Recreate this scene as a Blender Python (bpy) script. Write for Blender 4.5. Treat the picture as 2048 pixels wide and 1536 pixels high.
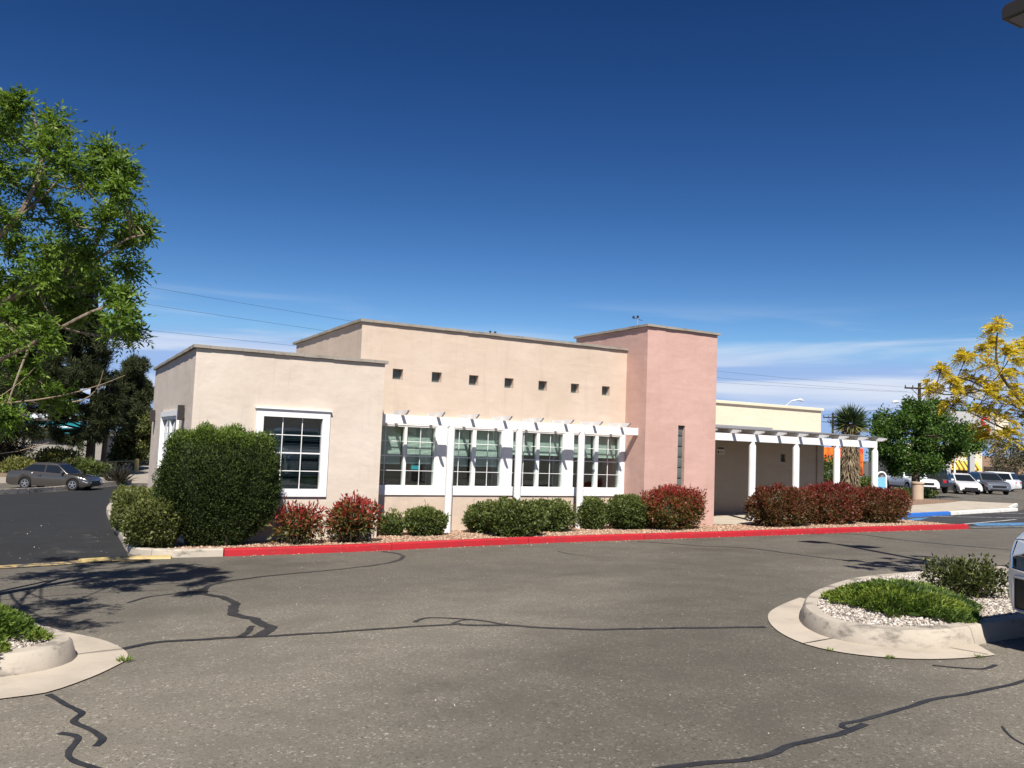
import bpy, bmesh, math, random
import numpy as np
from mathutils import Vector, Matrix

scene = bpy.context.scene
for o in list(bpy.data.objects):
    bpy.data.objects.remove(o)
COL = scene.collection
R = math.radians

# ------------------------------------------------------------------ camera
# camera stands at the origin of the plan, 1.5 m above the asphalt at its feet
CAM_YAW, CAM_PITCH, CAM_ROLL = R(28.924), R(4.252), R(2.240)
fw = Vector((math.sin(CAM_YAW) * math.cos(CAM_PITCH), math.cos(CAM_YAW) * math.cos(CAM_PITCH), math.sin(CAM_PITCH)))
rt = Vector((math.cos(CAM_YAW), -math.sin(CAM_YAW), 0))
up = rt.cross(fw)
rt2 = rt * math.cos(CAM_ROLL) + up * math.sin(CAM_ROLL)
up2 = up * math.cos(CAM_ROLL) - rt * math.sin(CAM_ROLL)
cam_data = bpy.data.cameras.new('camera')
cam_data.sensor_width = 36.0
cam_data.lens = 1650.3 / 2048 * 36.0
cam_data.clip_start = 0.05
cam_data.clip_end = 4000
cam = bpy.data.objects.new('camera', cam_data)
COL.objects.link(cam)
cam.matrix_world = Matrix(((rt2.x, up2.x, -fw.x, 0), (rt2.y, up2.y, -fw.y, 0), (rt2.z, up2.z, -fw.z, 0), (0, 0, 0, 1)))
scene.camera = cam

# ------------------------------------------------------------------ light
SUN = Vector((0.38, 0.77, -1.0)).normalized()          # direction the sunlight travels
SUN_EL = math.asin(-SUN.z)
SUN_AZ = math.atan2(-SUN.x, -SUN.y)
sd = bpy.data.lights.new('sun', 'SUN')
sd.energy = 5.0
sd.angle = R(0.53)
sd.color = (1.0, 0.955, 0.88)
sun = bpy.data.objects.new('sun', sd)
COL.objects.link(sun)
sun.rotation_euler = SUN.to_track_quat('-Z', 'Y').to_euler()
sun.location = (0, -20, 40)

world = bpy.data.worlds.new('World')
scene.world = world
world.use_nodes = True
wn, wl = world.node_tree.nodes, world.node_tree.links
wn.clear()
w_out = wn.new('ShaderNodeOutputWorld')
w_bg = wn.new('ShaderNodeBackground')
w_bg.inputs['Strength'].default_value = 0.052
w_sky = wn.new('ShaderNodeTexSky')
w_sky.sky_type = 'NISHITA'
w_sky.sun_disc = False
w_sky.sun_elevation = SUN_EL
w_sky.sun_rotation = SUN_AZ
w_sky.altitude = 1600
w_sky.air_density = 1.0
w_sky.dust_density = 0.0
w_sky.ozone_density = 2.0
# thin cirrus low over the horizon, all the way round
w_tc = wn.new('ShaderNodeTexCoord')
w_sep = wn.new('ShaderNodeSeparateXYZ')
wl.new(w_tc.outputs['Generated'], w_sep.inputs[0])
w_az = wn.new('ShaderNodeMath'); w_az.operation = 'ARCTAN2'
wl.new(w_sep.outputs[0], w_az.inputs[0]); wl.new(w_sep.outputs[1], w_az.inputs[1])
w_cmb = wn.new('ShaderNodeCombineXYZ')
w_m1 = wn.new('ShaderNodeMath'); w_m1.operation = 'MULTIPLY'; w_m1.inputs[1].default_value = 2.3
w_m2 = wn.new('ShaderNodeMath'); w_m2.operation = 'MULTIPLY'; w_m2.inputs[1].default_value = 27.0
wl.new(w_az.outputs[0], w_m1.inputs[0]); wl.new(w_sep.outputs[2], w_m2.inputs[0])
w_sl = wn.new('ShaderNodeMath'); w_sl.operation = 'MULTIPLY_ADD'; w_sl.inputs[1].default_value = 0.55   # streaks rise slightly
wl.new(w_m1.outputs[0], w_sl.inputs[0]); wl.new(w_m2.outputs[0], w_sl.inputs[2])
wl.new(w_m1.outputs[0], w_cmb.inputs[0]); wl.new(w_m2.outputs[0], w_cmb.inputs[1])
w_cmb.inputs[2].default_value = 3.7
w_nz = wn.new('ShaderNodeTexNoise')
w_nz.inputs['Scale'].default_value = 1.15
w_nz.inputs['Detail'].default_value = 7
w_nz.inputs['Roughness'].default_value = 0.52
w_nz.inputs['Distortion'].default_value = 0.5
wl.new(w_cmb.outputs[0], w_nz.inputs['Vector'])
w_r1 = wn.new('ShaderNodeMapRange')
w_r1.interpolation_type = 'SMOOTHSTEP'
w_r1.inputs['From Min'].default_value = 0.45
w_r1.inputs['From Max'].default_value = 0.68
wl.new(w_nz.outputs['Fac'], w_r1.inputs['Value'])
w_r2 = wn.new('ShaderNodeMapRange')
w_r2.interpolation_type = 'SMOOTHSTEP'
w_r2.inputs['From Min'].default_value = 0.185
w_r2.inputs['From Max'].default_value = 0.085
wl.new(w_sep.outputs[2], w_r2.inputs['Value'])
w_mm = wn.new('ShaderNodeMath'); w_mm.operation = 'MULTIPLY'
wl.new(w_r1.outputs[0], w_mm.inputs[0]); wl.new(w_r2.outputs[0], w_mm.inputs[1])
w_mm2 = wn.new('ShaderNodeMath'); w_mm2.operation = 'MULTIPLY'; w_mm2.inputs[1].default_value = 0.85
wl.new(w_mm.outputs[0], w_mm2.inputs[0])
w_mix = wn.new('ShaderNodeMix'); w_mix.data_type = 'RGBA'
wl.new(w_mm2.outputs[0], w_mix.inputs['Factor'])
w_tint = wn.new('ShaderNodeMix'); w_tint.data_type = 'RGBA'; w_tint.blend_type = 'MULTIPLY'; w_tint.inputs[0].default_value = 1.0
w_tint.inputs[7].default_value = (0.046, 0.079, 0.116, 1)
wl.new(w_sky.outputs[0], w_tint.inputs[6])
w_s3 = wn.new('ShaderNodeSeparateColor'); w_c3 = wn.new('ShaderNodeCombineColor')
wl.new(w_tint.outputs[2], w_s3.inputs[0])
for ch, (ex, gain, cap) in enumerate(((2.18, 163.0, 4.6), (1.83, 31.0, 6.8), (1.60, 13.5, 11.2))):   # the camera's contrast on the sky
    a_ = wn.new('ShaderNodeMath'); a_.operation = 'POWER'; a_.inputs[1].default_value = ex
    b_ = wn.new('ShaderNodeMath'); b_.operation = 'MULTIPLY'; b_.inputs[1].default_value = gain
    c_ = wn.new('ShaderNodeMath'); c_.operation = 'MINIMUM'; c_.inputs[1].default_value = cap
    wl.new(w_s3.outputs[ch], a_.inputs[0]); wl.new(a_.outputs[0], b_.inputs[0]); wl.new(b_.outputs[0], c_.inputs[0]); wl.new(c_.outputs[0], w_c3.inputs[ch])
wl.new(w_c3.outputs[0], w_mix.inputs[6])
w_mix.inputs[7].default_value = (10.2, 11.0, 12.6, 1)
wl.new(w_mix.outputs[2], w_bg.inputs['Color'])
wl.new(w_bg.outputs[0], w_out.inputs[0])

scene.view_settings.view_transform = 'Standard'
scene.view_settings.look = 'None'
scene.view_settings.exposure = 0.52
scene.view_settings.gamma = 1.0
scene.render.engine = 'CYCLES'
scene.cycles.max_bounces = 8
scene.cycles.transparent_max_bounces = 12

# ------------------------------------------------------------------ terrain height
def g(x, y):
    t = max(0.0, min(1.0, (x - 4) / 20)); t = t * t * (3 - 2 * t)
    s = 0.035 + (0.012 - 0.035) * t
    return -1.5 - 0.046 * min(y, 14) - s * max(0.0, min(y - 14, 36)) + 0.008 * max(-40, min(x, 20))

# ------------------------------------------------------------------ materials
MATS = {}
def mat(name, color=(0.5, 0.5, 0.5), rough=0.7, spec=0.3, metal=0.0, build=None, coat=0.0):
    if name in MATS: return MATS[name]
    m = bpy.data.materials.new(name); m.use_nodes = True
    nt = m.node_tree; b = nt.nodes['Principled BSDF']
    b.inputs['Base Color'].default_value = (*color, 1)
    b.inputs['Roughness'].default_value = rough
    b.inputs['Specular IOR Level'].default_value = spec
    b.inputs['Metallic'].default_value = metal
    b.inputs['Coat Weight'].default_value = coat
    if build: build(nt, b)
    MATS[name] = m
    return m

def N(nt, kind, **kw):
    n = nt.nodes.new(kind)
    for k, v in kw.items():
        if k in n.inputs: n.inputs[k].default_value = v
        else: setattr(n, k, v)
    return n

def pos(nt, scale=(1, 1, 1)):
    gm = N(nt, 'ShaderNodeNewGeometry')
    mp = N(nt, 'ShaderNodeMapping')
    mp.inputs['Scale'].default_value = scale
    nt.links.new(gm.outputs['Position'], mp.inputs['Vector'])
    return mp.outputs[0]

def ramp(nt, fac, stops):
    r = N(nt, 'ShaderNodeValToRGB')
    el = r.color_ramp.elements
    while len(el) < len(stops): el.new(0.5)
    for e, (p, c) in zip(el, stops):
        e.position = p; e.color = (*c, 1)
    nt.links.new(fac, r.inputs[0])
    return r.outputs[0]

def mixc(nt, fac, a, b, mode='MIX'):
    m = N(nt, 'ShaderNodeMix', data_type='RGBA', blend_type=mode)
    if isinstance(fac, (int, float)): m.inputs[0].default_value = fac
    else: nt.links.new(fac, m.inputs[0])
    for s, v in ((6, a), (7, b)):
        if isinstance(v, tuple): m.inputs[s].default_value = (*v, 1)
        else: nt.links.new(v, m.inputs[s])
    return m.outputs[2]

def noise(nt, vec, scale, detail=4, rough=0.55, dist=0.0):
    n = N(nt, 'ShaderNodeTexNoise', Scale=scale, Detail=detail, Roughness=rough, Distortion=dist)
    nt.links.new(vec, n.inputs['Vector'])
    return n.outputs['Fac']

def mrange(nt, v, a, b, c=0.0, d=1.0):
    n = N(nt, 'ShaderNodeMapRange', interpolation_type='SMOOTHSTEP')
    for i, x in zip(('From Min', 'From Max', 'To Min', 'To Max'), (a, b, c, d)): n.inputs[i].default_value = x
    nt.links.new(v, n.inputs['Value'])
    return n.outputs[0]

def bump(nt, b, h, strength, dist=0.02):
    n = N(nt, 'ShaderNodeBump', Strength=strength, Distance=dist)
    nt.links.new(h, n.inputs['Height'])
    nt.links.new(n.outputs[0], b.inputs['Normal'])

def asphalt(name, c0, c1, c2, stain, lane=False):
    def bld(nt, b):
        p = pos(nt)
        v = N(nt, 'ShaderNodeTexVoronoi', Scale=62.0); nt.links.new(p, v.inputs['Vector'])
        agg = ramp(nt, v.outputs['Color'], [(0.0, c0), (0.35, c1), (0.78, c1), (0.95, c2)])
        fine = noise(nt, p, 210, 2, 0.6)
        agg = mixc(nt, mrange(nt, fine, 0.32, 0.52, 0.75, 0), agg, tuple(x * 0.32 for x in c0))
        mid = mrange(nt, noise(nt, p, 1.7, 5, 0.62), 0.36, 0.66)
        agg = mixc(nt, mid, agg, mixc(nt, 0.5, agg, tuple(x * 0.60 for x in c1)))
        big = mrange(nt, noise(nt, pos(nt, (0.22, 0.5, 1)), 0.9, 4, 0.5, 0.6), 0.5, 0.72)
        agg = mixc(nt, big, agg, mixc(nt, stain, agg, tuple(x * 0.42 for x in c1)))
        if lane:     # darker wheel-polished lane that swings past the islands, paler dusty margins
            sp = N(nt, 'ShaderNodeSeparateXYZ'); nt.links.new(p, sp.inputs[0])
            def M(op, a, b):
                n = N(nt, 'ShaderNodeMath', operation=op)
                for i, v_ in enumerate((a, b)):
                    if isinstance(v_, (int, float)): n.inputs[i].default_value = v_
                    else: nt.links.new(v_, n.inputs[i])
                return n.outputs[0]
            d = M('ABSOLUTE', M('SUBTRACT', M('MULTIPLY', M('SUBTRACT', sp.outputs[0], 2.7), 0.72), M('MULTIPLY', M('SUBTRACT', sp.outputs[1], 3.0), 0.69)), 0)
            d = M('ADD', d, M('MULTIPLY', M('SUBTRACT', noise(nt, p, 0.7, 4), 0.5), 2.4))
            ln = M('MAXIMUM', mrange(nt, d, 0.3, 3.0, 1.0, 0.0), mrange(nt, M('ADD', sp.outputs[1], M('MULTIPLY', noise(nt, p, 0.4, 3), 3.0)), 9.0, 13.0, 0.0, 0.85))
            agg = mixc(nt, ln, agg, mixc(nt, 1.0, agg, (0.60, 0.61, 0.62), 'MULTIPLY'))
        oil = mrange(nt, noise(nt, p, 4.2, 3, 0.5), 0.70, 0.78, 0, 0.5)
        agg = mixc(nt, oil, agg, tuple(x * 0.3 for x in c1))
        nt.links.new(agg, b.inputs['Base Color'])
        bump(nt, b, v.outputs['Distance'], 0.35, 0.008)
    return mat(name, rough=0.88, spec=0.22, build=bld)

M_ASPH = asphalt('weathered_asphalt', (0.118, 0.103, 0.080), (0.232, 0.205, 0.164), (0.50, 0.45, 0.38), 0.50, True)
M_BLACK = asphalt('fresh_asphalt', (0.022, 0.022, 0.023), (0.034, 0.034, 0.035), (0.055, 0.054, 0.054), 0.25)
M_DARKLOT = asphalt('dark_asphalt', (0.04, 0.04, 0.041), (0.066, 0.064, 0.063), (0.12, 0.115, 0.11), 0.3)

def bld_tar(nt, b):
    p = pos(nt)
    nt.links.new(ramp(nt, noise(nt, p, 9, 4), [(0.3, (0.018, 0.018, 0.019)), (0.75, (0.045, 0.043, 0.042))]), b.inputs['Base Color'])
    bump(nt, b, noise(nt, p, 60, 3), 0.3, 0.006)
M_TAR = mat('crack_sealant', rough=0.55, spec=0.35, build=bld_tar)

def stucco(name, c, dark, streak):
    def bld(nt, b):
        p = pos(nt)
        m = mrange(nt, noise(nt, p, 0.8, 5, 0.6), 0.35, 0.7)
        col = mixc(nt, m, c, tuple(a * dd for a, dd in zip(c, dark)))
        st = mrange(nt, noise(nt, pos(nt, (5.0, 5.0, 0.35)), 1.4, 4, 0.6), 0.52, 0.75)
        col = mixc(nt, st, col, mixc(nt, streak, col, tuple(a * 0.72 for a in c)))
        trow = mrange(nt, noise(nt, pos(nt, (0.5, 0.5, 3.0)), 2.2, 3), 0.5, 0.7, 0, 0.14)
        col = mixc(nt, trow, col, tuple(min(1, a * 1.25) for a in c))
        col = mixc(nt, mrange(nt, noise(nt, pos(nt, (0.35, 0.35, 1.6)), 3.2, 6, 0.7), 0.46, 0.74, 0, 0.16), col, tuple(a * 0.62 for a in c))
        nt.links.new(col, b.inputs['Base Color'])
        h = noise(nt, p, 95, 4, 0.65)
        h2 = N(nt, 'ShaderNodeMath', operation='MULTIPLY_ADD'); h2.inputs[1].default_value = 3.0
        nt.links.new(noise(nt, p, 3.0, 3), h2.inputs[0]); nt.links.new(h, h2.inputs[2])
        bump(nt, b, h2.outputs[0], 0.40, 0.014)
    return mat(name, rough=0.92, spec=0.15, build=bld)

M_STUCCO_A = stucco('stucco_beige', (0.64, 0.55, 0.465), (0.92, 0.90, 0.88), 0.30)
M_STUCCO_B = stucco('stucco_peach', (0.60, 0.485, 0.39), (0.93, 0.91, 0.88), 0.30)
M_STUCCO_P = stucco('stucco_pink', (0.575, 0.37, 0.315), (0.90, 0.88, 0.86), 0.2)
M_STUCCO_C = stucco('stucco_cream', (0.74, 0.63, 0.475), (0.95, 0.94, 0.93), 0.15)
M_STUCCO_D = stucco('stucco_tan', (0.36, 0.30, 0.24), (0.93, 0.92, 0.9), 0.2)

def bld_white(nt, b):
    p = pos(nt)
    m = mrange(nt, noise(nt, p, 3, 5), 0.45, 0.75)
    nt.links.new(mixc(nt, m, (0.80, 0.79, 0.775), (0.70, 0.69, 0.67)), b.inputs['Base Color'])
    bump(nt, b, noise(nt, pos(nt, (2, 2, 30)), 8, 2), 0.06, 0.004)
M_WHITE = mat('white_paint', rough=0.5, spec=0.35, build=bld_white)

def concrete(name, c, dirt, amt, lo=0.52, hi=0.72):
    def bld(nt, b):
        p = pos(nt)
        col = mixc(nt, mrange(nt, noise(nt, p, 1.6, 5), 0.38, 0.7), c, tuple(a * 0.82 for a in c))
        col = mixc(nt, mrange(nt, noise(nt, p, 42, 3, 0.6), 0.55, 0.8, 0, 0.5), col, tuple(a * 0.62 for a in c))
        d = mrange(nt, noise(nt, pos(nt, (1, 1, 2.5)), 2.6, 5, 0.65), lo, hi, 0, amt)
        col = mixc(nt, d, col, dirt)
        nt.links.new(col, b.inputs['Base Color'])
        bump(nt, b, noise(nt, p, 70, 3), 0.25, 0.006)
    return mat(name, rough=0.9, spec=0.2, build=bld)
M_CONC = concrete('concrete', (0.50, 0.43, 0.345), (0.28, 0.235, 0.19), 0.35)
M_KERB = concrete('kerb_concrete', (0.47, 0.41, 0.335), (0.09, 0.08, 0.072), 0.75, 0.50, 0.68)
M_CAP = concrete('cap_block', (0.33, 0.295, 0.25), (0.17, 0.145, 0.12), 0.7)

def bld_paint(c, c2):
    def f(nt, b):
        p = pos(nt)
        col = mixc(nt, mrange(nt, noise(nt, p, 4, 5), 0.4, 0.75), c, c2)
        col = mixc(nt, mrange(nt, noise(nt, pos(nt, (0.5, 1, 2.5)), 11, 5, 0.75), 0.60, 0.68, 0, 0.55), col, (0.30, 0.20, 0.17))
        col = mixc(nt, mrange(nt, noise(nt, p, 34, 4, 0.7), 0.66, 0.74, 0, 0.8), col, (0.40, 0.35, 0.30))
        nt.links.new(col, b.inputs['Base Color'])
        bump(nt, b, noise(nt, p, 50, 3), 0.15, 0.005)
    return f
M_RED = mat('red_kerb_paint', rough=0.55, build=bld_paint((0.43, 0.018, 0.026), (0.32, 0.026, 0.03)))
M_BLUE = mat('blue_kerb_paint', rough=0.55, build=bld_paint((0.03, 0.16, 0.55), (0.04, 0.14, 0.42)))
M_WKERB = mat('white_kerb_paint', rough=0.55, build=bld_paint((0.75, 0.73, 0.68), (0.6, 0.57, 0.52)))
def bld_worn(c, amt):
    def f(nt, b):
        p = pos(nt)
        w = mrange(nt, noise(nt, p, 6, 6, 0.7), 0.5 - amt, 0.62 - amt)
        nt.links.new(mixc(nt, w, c, (0.10, 0.092, 0.085)), b.inputs['Base Color'])
    return f
M_YELLOW = mat('yellow_line_paint', rough=0.7, build=bld_worn((0.48, 0.34, 0.13), 0.07))
M_YKERB = mat('yellow_kerb_paint', rough=0.6, build=bld_paint((0.55, 0.41, 0.16), (0.42, 0.33, 0.17)))
M_MARKB = mat('blue_marking', rough=0.7, build=bld_worn((0.09, 0.24, 0.44), 0.02))
M_MARKW = mat('white_marking', rough=0.7, build=bld_worn((0.55, 0.54, 0.52), 0.0))

def gravel(name, a, b_, c):
    def f(nt, b):
        p = pos(nt)
        v = N(nt, 'ShaderNodeTexVoronoi', Scale=30.0); nt.links.new(p, v.inputs['Vector'])
        col = ramp(nt, v.outputs['Color'], [(0.1, a), (0.5, b_), (0.9, c)])
        edge = mrange(nt, v.outputs['Distance'], 0.30, 0.62, 0, 0.75)
        col = mixc(nt, edge, col, tuple(x * 0.4 for x in a))
        nt.links.new(col, b.inputs['Base Color'])
        inv = N(nt, 'ShaderNodeMath', operation='SUBTRACT'); inv.inputs[0].default_value = 1.0
        nt.links.new(v.outputs['Distance'], inv.inputs[1])
        bump(nt, b, inv.outputs[0], 0.9, 0.03)
    return mat(name, rough=0.9, spec=0.2, build=f)
def pebble(name, a, b_, c):
    def f(nt, b):
        gm = N(nt, 'ShaderNodeNewGeometry')
        nt.links.new(ramp(nt, gm.outputs['Random Per Island'], [(0.05, a), (0.5, b_), (0.95, c)]), b.inputs['Base Color'])
    return mat(name, rough=0.88, spec=0.2, build=f)
G_TAN = ((0.30, 0.175, 0.115), (0.46, 0.30, 0.205), (0.60, 0.45, 0.33))
G_PALE = ((0.30, 0.25, 0.205), (0.47, 0.41, 0.35), (0.64, 0.59, 0.53))
M_GRAV_T = gravel('tan_gravel', *G_TAN); M_PEB_T = pebble('tan_pebbles', *G_TAN)
M_GRAV_P = gravel('pale_gravel', *G_PALE); M_PEB_P = pebble('pale_pebbles', *G_PALE)

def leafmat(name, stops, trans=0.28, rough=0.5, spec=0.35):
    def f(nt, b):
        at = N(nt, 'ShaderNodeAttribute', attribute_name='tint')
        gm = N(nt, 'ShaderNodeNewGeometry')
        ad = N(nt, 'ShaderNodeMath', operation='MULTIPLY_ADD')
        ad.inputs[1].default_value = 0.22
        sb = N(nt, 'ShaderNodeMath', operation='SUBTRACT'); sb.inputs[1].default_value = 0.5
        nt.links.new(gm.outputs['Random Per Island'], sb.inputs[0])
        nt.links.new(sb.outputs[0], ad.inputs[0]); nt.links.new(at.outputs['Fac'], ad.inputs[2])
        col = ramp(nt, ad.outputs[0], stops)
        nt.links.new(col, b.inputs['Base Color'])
        tr = N(nt, 'ShaderNodeBsdfTranslucent')
        br = mixc(nt, 1.0, col, (1.25, 1.25, 0.7), 'MULTIPLY')
        nt.links.new(br, tr.inputs['Color'])
        mx = N(nt, 'ShaderNodeMixShader'); mx.inputs[0].default_value = trans
        nt.links.new(b.outputs[0], mx.inputs[1]); nt.links.new(tr.outputs[0], mx.inputs[2])
        nt.links.new(mx.outputs[0], nt.nodes['Material Output'].inputs[0])
    return mat(name, rough=rough, spec=spec, build=f)
L_GREEN = leafmat('shrub_leaf', [(0.0, (0.026, 0.042, 0.012)), (0.45, (0.072, 0.105, 0.026)), (0.8, (0.16, 0.19, 0.048)), (1.0, (0.26, 0.27, 0.085))])
L_OLIVE = leafmat('olive_leaf', [(0.0, (0.035, 0.046, 0.014)), (0.5, (0.10, 0.118, 0.03)), (0.85, (0.20, 0.21, 0.06)), (1.0, (0.32, 0.31, 0.11))])
L_JUN = leafmat('juniper_leaf', [(0.0, (0.014, 0.024, 0.009)), (0.4, (0.040, 0.062, 0.015)), (0.75, (0.085, 0.128, 0.024)), (1.0, (0.17, 0.25, 0.04))], trans=0.15, rough=0.7, spec=0.2)
L_PHO = leafmat('photinia_leaf', [(0.0, (0.026, 0.036, 0.012)), (0.30, (0.09, 0.10, 0.025)), (0.50, (0.20, 0.10, 0.028)), (0.70, (0.22, 0.032, 0.022)), (1.0, (0.34, 0.036, 0.034))], trans=0.22)
L_PHB = leafmat('bronze_photinia_leaf', [(0.0, (0.03, 0.036, 0.012)), (0.30, (0.11, 0.08, 0.026)), (0.50, (0.16, 0.06, 0.024)), (0.75, (0.16, 0.024, 0.020)), (1.0, (0.25, 0.022, 0.026))], trans=0.2)
L_ASH = leafmat('ash_leaf', [(0.0, (0.03, 0.062, 0.012)), (0.5, (0.085, 0.16, 0.02)), (1.0, (0.22, 0.32, 0.045))], trans=0.4)
L_TREE = leafmat('green_tree_leaf', [(0.0, (0.028, 0.062, 0.012)), (0.5, (0.072, 0.145, 0.020)), (1.0, (0.18, 0.27, 0.04))], trans=0.35)
L_LOC = leafmat('locust_leaf', [(0.0, (0.10, 0.115, 0.02)), (0.35, (0.28, 0.25, 0.022)), (0.65, (0.62, 0.47, 0.022)), (1.0, (0.80, 0.66, 0.08))], trans=0.42)
L_PINE = leafmat('pine_needle', [(0.0, (0.014, 0.022, 0.010)), (0.5, (0.032, 0.045, 0.017)), (1.0, (0.085, 0.09, 0.035))], trans=0.1, rough=0.7, spec=0.2)
L_COVER = leafmat('groundcover_leaf', [(0.0, (0.035, 0.062, 0.012)), (0.5, (0.10, 0.165, 0.022)), (1.0, (0.22, 0.28, 0.045))], trans=0.2)
L_YUC = leafmat('yucca_leaf', [(0.0, (0.018, 0.036, 0.018)), (0.5, (0.04, 0.07, 0.03)), (0.85, (0.16, 0.18, 0.06)), (1.0, (0.40, 0.36, 0.13))], trans=0.15)
L_DEAD = leafmat('dead_leaf', [(0.0, (0.11, 0.08, 0.05)), (0.5, (0.25, 0.19, 0.12)), (1.0, (0.42, 0.34, 0.23))], trans=0.1, rough=0.8)
L_BROWN = leafmat('brown_twig', [(0.0, (0.05, 0.035, 0.022)), (0.5, (0.11, 0.08, 0.05)), (1.0, (0.20, 0.16, 0.09))], trans=0.1, rough=0.8)

def bark(name, a, b_):
    def f(nt, b):
        p = pos(nt, (1, 1, 0.25))
        nt.links.new(mixc(nt, mrange(nt, noise(nt, p, 28, 4), 0.35, 0.68), a, b_), b.inputs['Base Color'])
        bump(nt, b, noise(nt, p, 40, 3), 0.5, 0.01)
    return mat(name, rough=0.9, spec=0.15, build=f)
M_BARK = bark('bark', (0.15, 0.115, 0.085), (0.26, 0.21, 0.16))
M_BARKD = bark('dark_bark', (0.05, 0.04, 0.03), (0.095, 0.075, 0.055))
M_POLE = bark('creosote_wood', (0.035, 0.026, 0.02), (0.075, 0.055, 0.04))

def glass(name, tint, refl=0.05):
    m = bpy.data.materials.new(name); m.use_nodes = True
    nt = m.node_tree; nt.nodes.clear()
    o = N(nt, 'ShaderNodeOutputMaterial'); t = N(nt, 'ShaderNodeBsdfTransparent'); gl = N(nt, 'ShaderNodeBsdfGlossy')
    t.inputs[0].default_value = (*tint, 1); gl.inputs['Roughness'].default_value = 0.02
    gl.inputs[0].default_value = (0.9, 0.95, 1, 1)
    lw = N(nt, 'ShaderNodeLayerWeight', Blend=0.5); mx = N(nt, 'ShaderNodeMixShader')
    pw = N(nt, 'ShaderNodeMath', operation='POWER'); pw.inputs[1].default_value = 3.6
    ma = N(nt, 'ShaderNodeMath', operation='MULTIPLY_ADD'); ma.inputs[1].default_value = 0.8; ma.inputs[2].default_value = refl
    nt.links.new(lw.outputs['Facing'], pw.inputs[0]); nt.links.new(pw.outputs[0], ma.inputs[0])
    nt.links.new(ma.outputs[0], mx.inputs[0]); nt.links.new(t.outputs[0], mx.inputs[1]); nt.links.new(gl.outputs[0], mx.inputs[2])
    nt.links.new(mx.outputs[0], o.inputs[0])
    MATS[name] = m
    return m
M_GLASS = glass('window_glass', (0.83, 0.90, 0.865), 0.075)
M_GLASSD = glass('dark_window_glass', (0.50, 0.56, 0.58), 0.09)
M_CARGLASS = mat('car_glass', (0.012, 0.015, 0.017), 0.06, 0.6)
M_INT = mat('interior_paint', (0.13, 0.12, 0.11), 0.9)
M_BLIND = mat('blind_slat', (0.72, 0.74, 0.72), 0.6)
M_GBLOCK = mat('glass_block', (0.11, 0.135, 0.125), 0.12, 0.6, build=lambda nt, b: bump(nt, b, noise(nt, pos(nt), 26, 2), 0.6, 0.02))
M_MORTAR = mat('mortar', (0.30, 0.29, 0.27), 0.9)
M_BRONZE = mat('dark_bronze', (0.035, 0.028, 0.024), 0.45, 0.4)
M_GALV = mat('galvanised_metal', (0.42, 0.43, 0.44), 0.45, 0.5, 0.6)
M_CORR = mat('corrugated_metal', (0.30, 0.30, 0.31), 0.5, 0.4, 0.5)
M_RUB = mat('tyre_rubber', (0.016, 0.016, 0.017), 0.8)
M_PLASTIC = mat('black_plastic', (0.016, 0.016, 0.017), 0.5)
M_RIM = mat('alloy_rim', (0.55, 0.56, 0.58), 0.28, 0.5, 0.85)
M_CHROME = mat('chrome', (0.75, 0.76, 0.78), 0.12, 0.5, 1.0)
M_LAMP = mat('headlamp_lens', (0.62, 0.66, 0.70), 0.08, 0.8, 0.3)
M_TAIL = mat('tail_lamp', (0.45, 0.015, 0.02), 0.15, 0.6)
M_AMBER = mat('amber_lamp', (0.65, 0.16, 0.02), 0.2, 0.6)

# ------------------------------------------------------------------ builders
rng = np.random.default_rng(11)
random.seed(11)

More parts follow.
